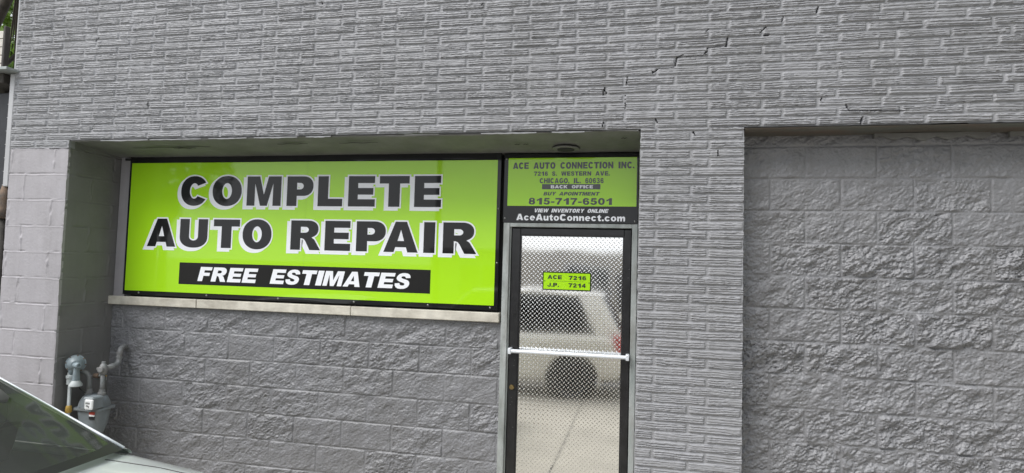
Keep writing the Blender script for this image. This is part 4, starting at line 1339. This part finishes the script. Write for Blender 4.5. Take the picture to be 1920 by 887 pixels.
        MB().grid(q0).build('rear_quarter', paint, c, smooth=True)
        # lamps, mirror, handles
        W1, W0 = lerp(S['W'], S['x1'] - .2), lerp(S['W'], S['x0'] + .12)
        hz = lerp(S['S'], S['x1'] - .2)
        hl = MB().ring([(S['x1'] - .02, sy * (W1 - .26), hz - .12), (S['x1'] - .10, sy * (W1 - .08), hz - .10), (S['x1'] - .32, sy * (W1 + .0), hz - .06)], [.055, .06, .03], 10)
        hl.build('headlight', m_head, c, smooth=True)
        tz0, tz1 = S['tail']
        MB().box(S['x0'] - .012, S['x0'] + .20, min(sy * (W0 - .2), sy * (W0 + .016)), max(sy * (W0 - .2), sy * (W0 + .016)), tz0, tz1, .02).build('tail_light', m_tail, c)
        mxx = S['wb'][0] - .18
        mi = MB()
        mi._lathe([(-.05, .02), (-.045, .06), (.03, .075), (.06, .05), (.075, .02)], Vector((mxx, sy * (lerp(S['W'], mxx) + .09), lerp(S['S'], mxx) + .07)), Vector((1, 0, 0)), 14)
        mi.build('side_mirror', paint, c, smooth=True)
        for hx in S['handles']:
            MB().box(hx - .1, hx + .1, min(sy * (lerp(S['W'], hx) - .0), sy * (lerp(S['W'], hx) + .022)), max(sy * lerp(S['W'], hx), sy * (lerp(S['W'], hx) + .022)), lerp(S['S'], hx) - .15, lerp(S['S'], hx) - .12, .006).build('door_handle', paint, c)
    # front and rear bumpers, grille, interior
    bl = MB().box(S['x1'] - .06, S['x1'] + .012, -.42, .42, lerp(S['B'], S['x1']) + .12, lerp(S['B'], S['x1']) + .30, .02)
    bl.build('grille', m_trimblk, c)
    rb = MB().box(S['x0'] - .05, S['x0'] + .1, -lerp(S['W'], S['x0'] + .1) - .015, lerp(S['W'], S['x0'] + .1) + .015, S['bump'][0], S['bump'][1], .03)
    rb.build('bumper', S.get('bumpmat', paint) or paint, c)
    d_ = MB()
    bx_, by, bz = S['wb'][:3]
    d_.grid([[(bx_ + .10 - .62 * t, s * (by - .02), bz - .03 - .05 * t + .03 * math.sin(s * 3) * t) for s in np.linspace(-1, 1, 13)] for t in (0, .3, .6, 1)])
    d_.box(bx_ - .56, bx_ - .50, -by + .05, by - .05, bz - .30, bz - .085)
    d_.build('dashboard', m_dash, c, smooth=True)
    for sx, nm in ((bx_ - 1.15, 'seat'), (bx_ - 2.0, 'seat')):
        for sy in (-.38, .38):
            s_ = MB()
            s_.box(sx - .25, sx + .27, sy - .25, sy + .25, bz - .62, bz - .42, .05)
            P2 = [[(sx - .20 - .25 * t + dx, sy + yy * (1 - .25 * t), bz - .45 + .62 * t) for yy, dx in ((-.25, -.02), (-.2, .05), (0, .07), (.2, .05), (.25, -.02), (.2, -.06), (-.2, -.06), (-.25, -.02))] for t in (0, .25, .5, .75, 1)]
            s_.grid(P2)
            s_.box(sx - .52, sx - .40, sy - .12, sy + .12, bz + .16, bz + .34, .04)
            s_.build('seat', m_inter, c, angle=40)
    wh = MB()
    wc = Vector((bx_ - .62, .38, bz - .06))
    wh.ring([wc + Vector((.06 * math.sin(t), .18 * math.cos(t), .17 * math.sin(t))) for t in np.linspace(0, 2 * math.pi, 25)], .014, 8, caps=False)
    wh.ring([wc + Vector((0, -.18, 0)), wc, wc + Vector((0, .18, 0))], .018, 8)
    wh.build('steering_wheel', m_dash, c, smooth=True)
    return c

sedan = dict(x0=-2.45, x1=2.30, wr=.32, wx=(1.42, -1.36), cab=(-1.65, 1.10), arch=.045, pr=.024, postlean=.0, quarter=(-1.02, -1.45),
             W=[(-2.45, .70), (-2.40, .78), (-2.2, .845), (-1.4, .885), (0, .90), (1.2, .885), (1.7, .86), (2.05, .78), (2.22, .66), (2.30, .52)],
             T=[(-2.45, .74), (-2.40, .92), (-2.3, .965), (-2.05, .985), (-1.72, .99), (0, .98), (1.1, .985), (1.35, .965), (1.7, .905), (2.0, .82), (2.2, .71), (2.30, .58)],
             S=[(-2.45, .70), (-2.40, .83), (-2.14, .895), (-1.72, .93), (0, .93), (1.15, .915), (1.45, .885), (1.8, .82), (2.1, .735), (2.3, .54)],
             B=[(-2.45, .36), (-2.2, .24), (-1, .19), (1.8, .19), (2.15, .2), (2.30, .26)],
             wb=(1.16, .735, .94, .17, .03), wt=(.30, .56, 1.39, .09, .035), rb=(-1.72, .725, .97, -.15, .055), rt=(-.87, .56, 1.40, -.09, .055),
             posts=((-.38, .07, m_trimblk),), shelf=True, tail=(.70, .85), bump=(.38, .62), handles=(.1, -.95))
suv = dict(x0=-2.14, x1=2.35, wr=.36, wx=(1.42, -1.32), cab=(-1.98, .98), arch=.03, pr=.026, postlean=.0, quarter=(-1.30, -1.66),
           W=[(-2.14, .84), (-2.07, .90), (-1.8, .93), (0, .94), (1.4, .92), (2.0, .85), (2.25, .74), (2.35, .6)],
           T=[(-2.14, 1.02), (-2.0, 1.08), (0, 1.08), (1.05, 1.12), (1.7, 1.06), (2.1, .98), (2.3, .82), (2.35, .7)],
           S=[(-2.14, 1.01), (-1.8, 1.055), (0, 1.04), (1.1, 1.03), (1.8, .98), (2.2, .88), (2.35, .68)],
           B=[(-2.14, .42), (-2.0, .32), (0, .27), (2.1, .27), (2.35, .36)],
           wb=(1.08, .80, 1.07, .16, .03), wt=(.42, .66, 1.68, .08, .035), rb=(-2.06, .76, 1.08, -.05, .01), rt=(-1.74, .64, 1.64, -.06, .03),
           posts=((-.3, .08, m_trimblk),), tail=(.80, 1.08), bump=(.24, .50), bumpmat=m_trimblk, handles=(.15, -.85))
# base of the far rear pillar stands at (2.467, -1.313, .85)
CY = -1.313 - .725
build_car('silver_sedan', 'silver sedan parked by the gas meter, rear window and boot toward the door', 'car', (2.467 - 1.72, CY, -.12), R(180), sedan, m_silver, m_wind, m_tint)
build_car('cream_wagon', 'cream sport utility wagon parked behind the viewer and mirrored in the door', 'car', (2.62, -5.60, gz(-5.6) - .0), R(180), suv, m_cream, m_tint, m_tint)
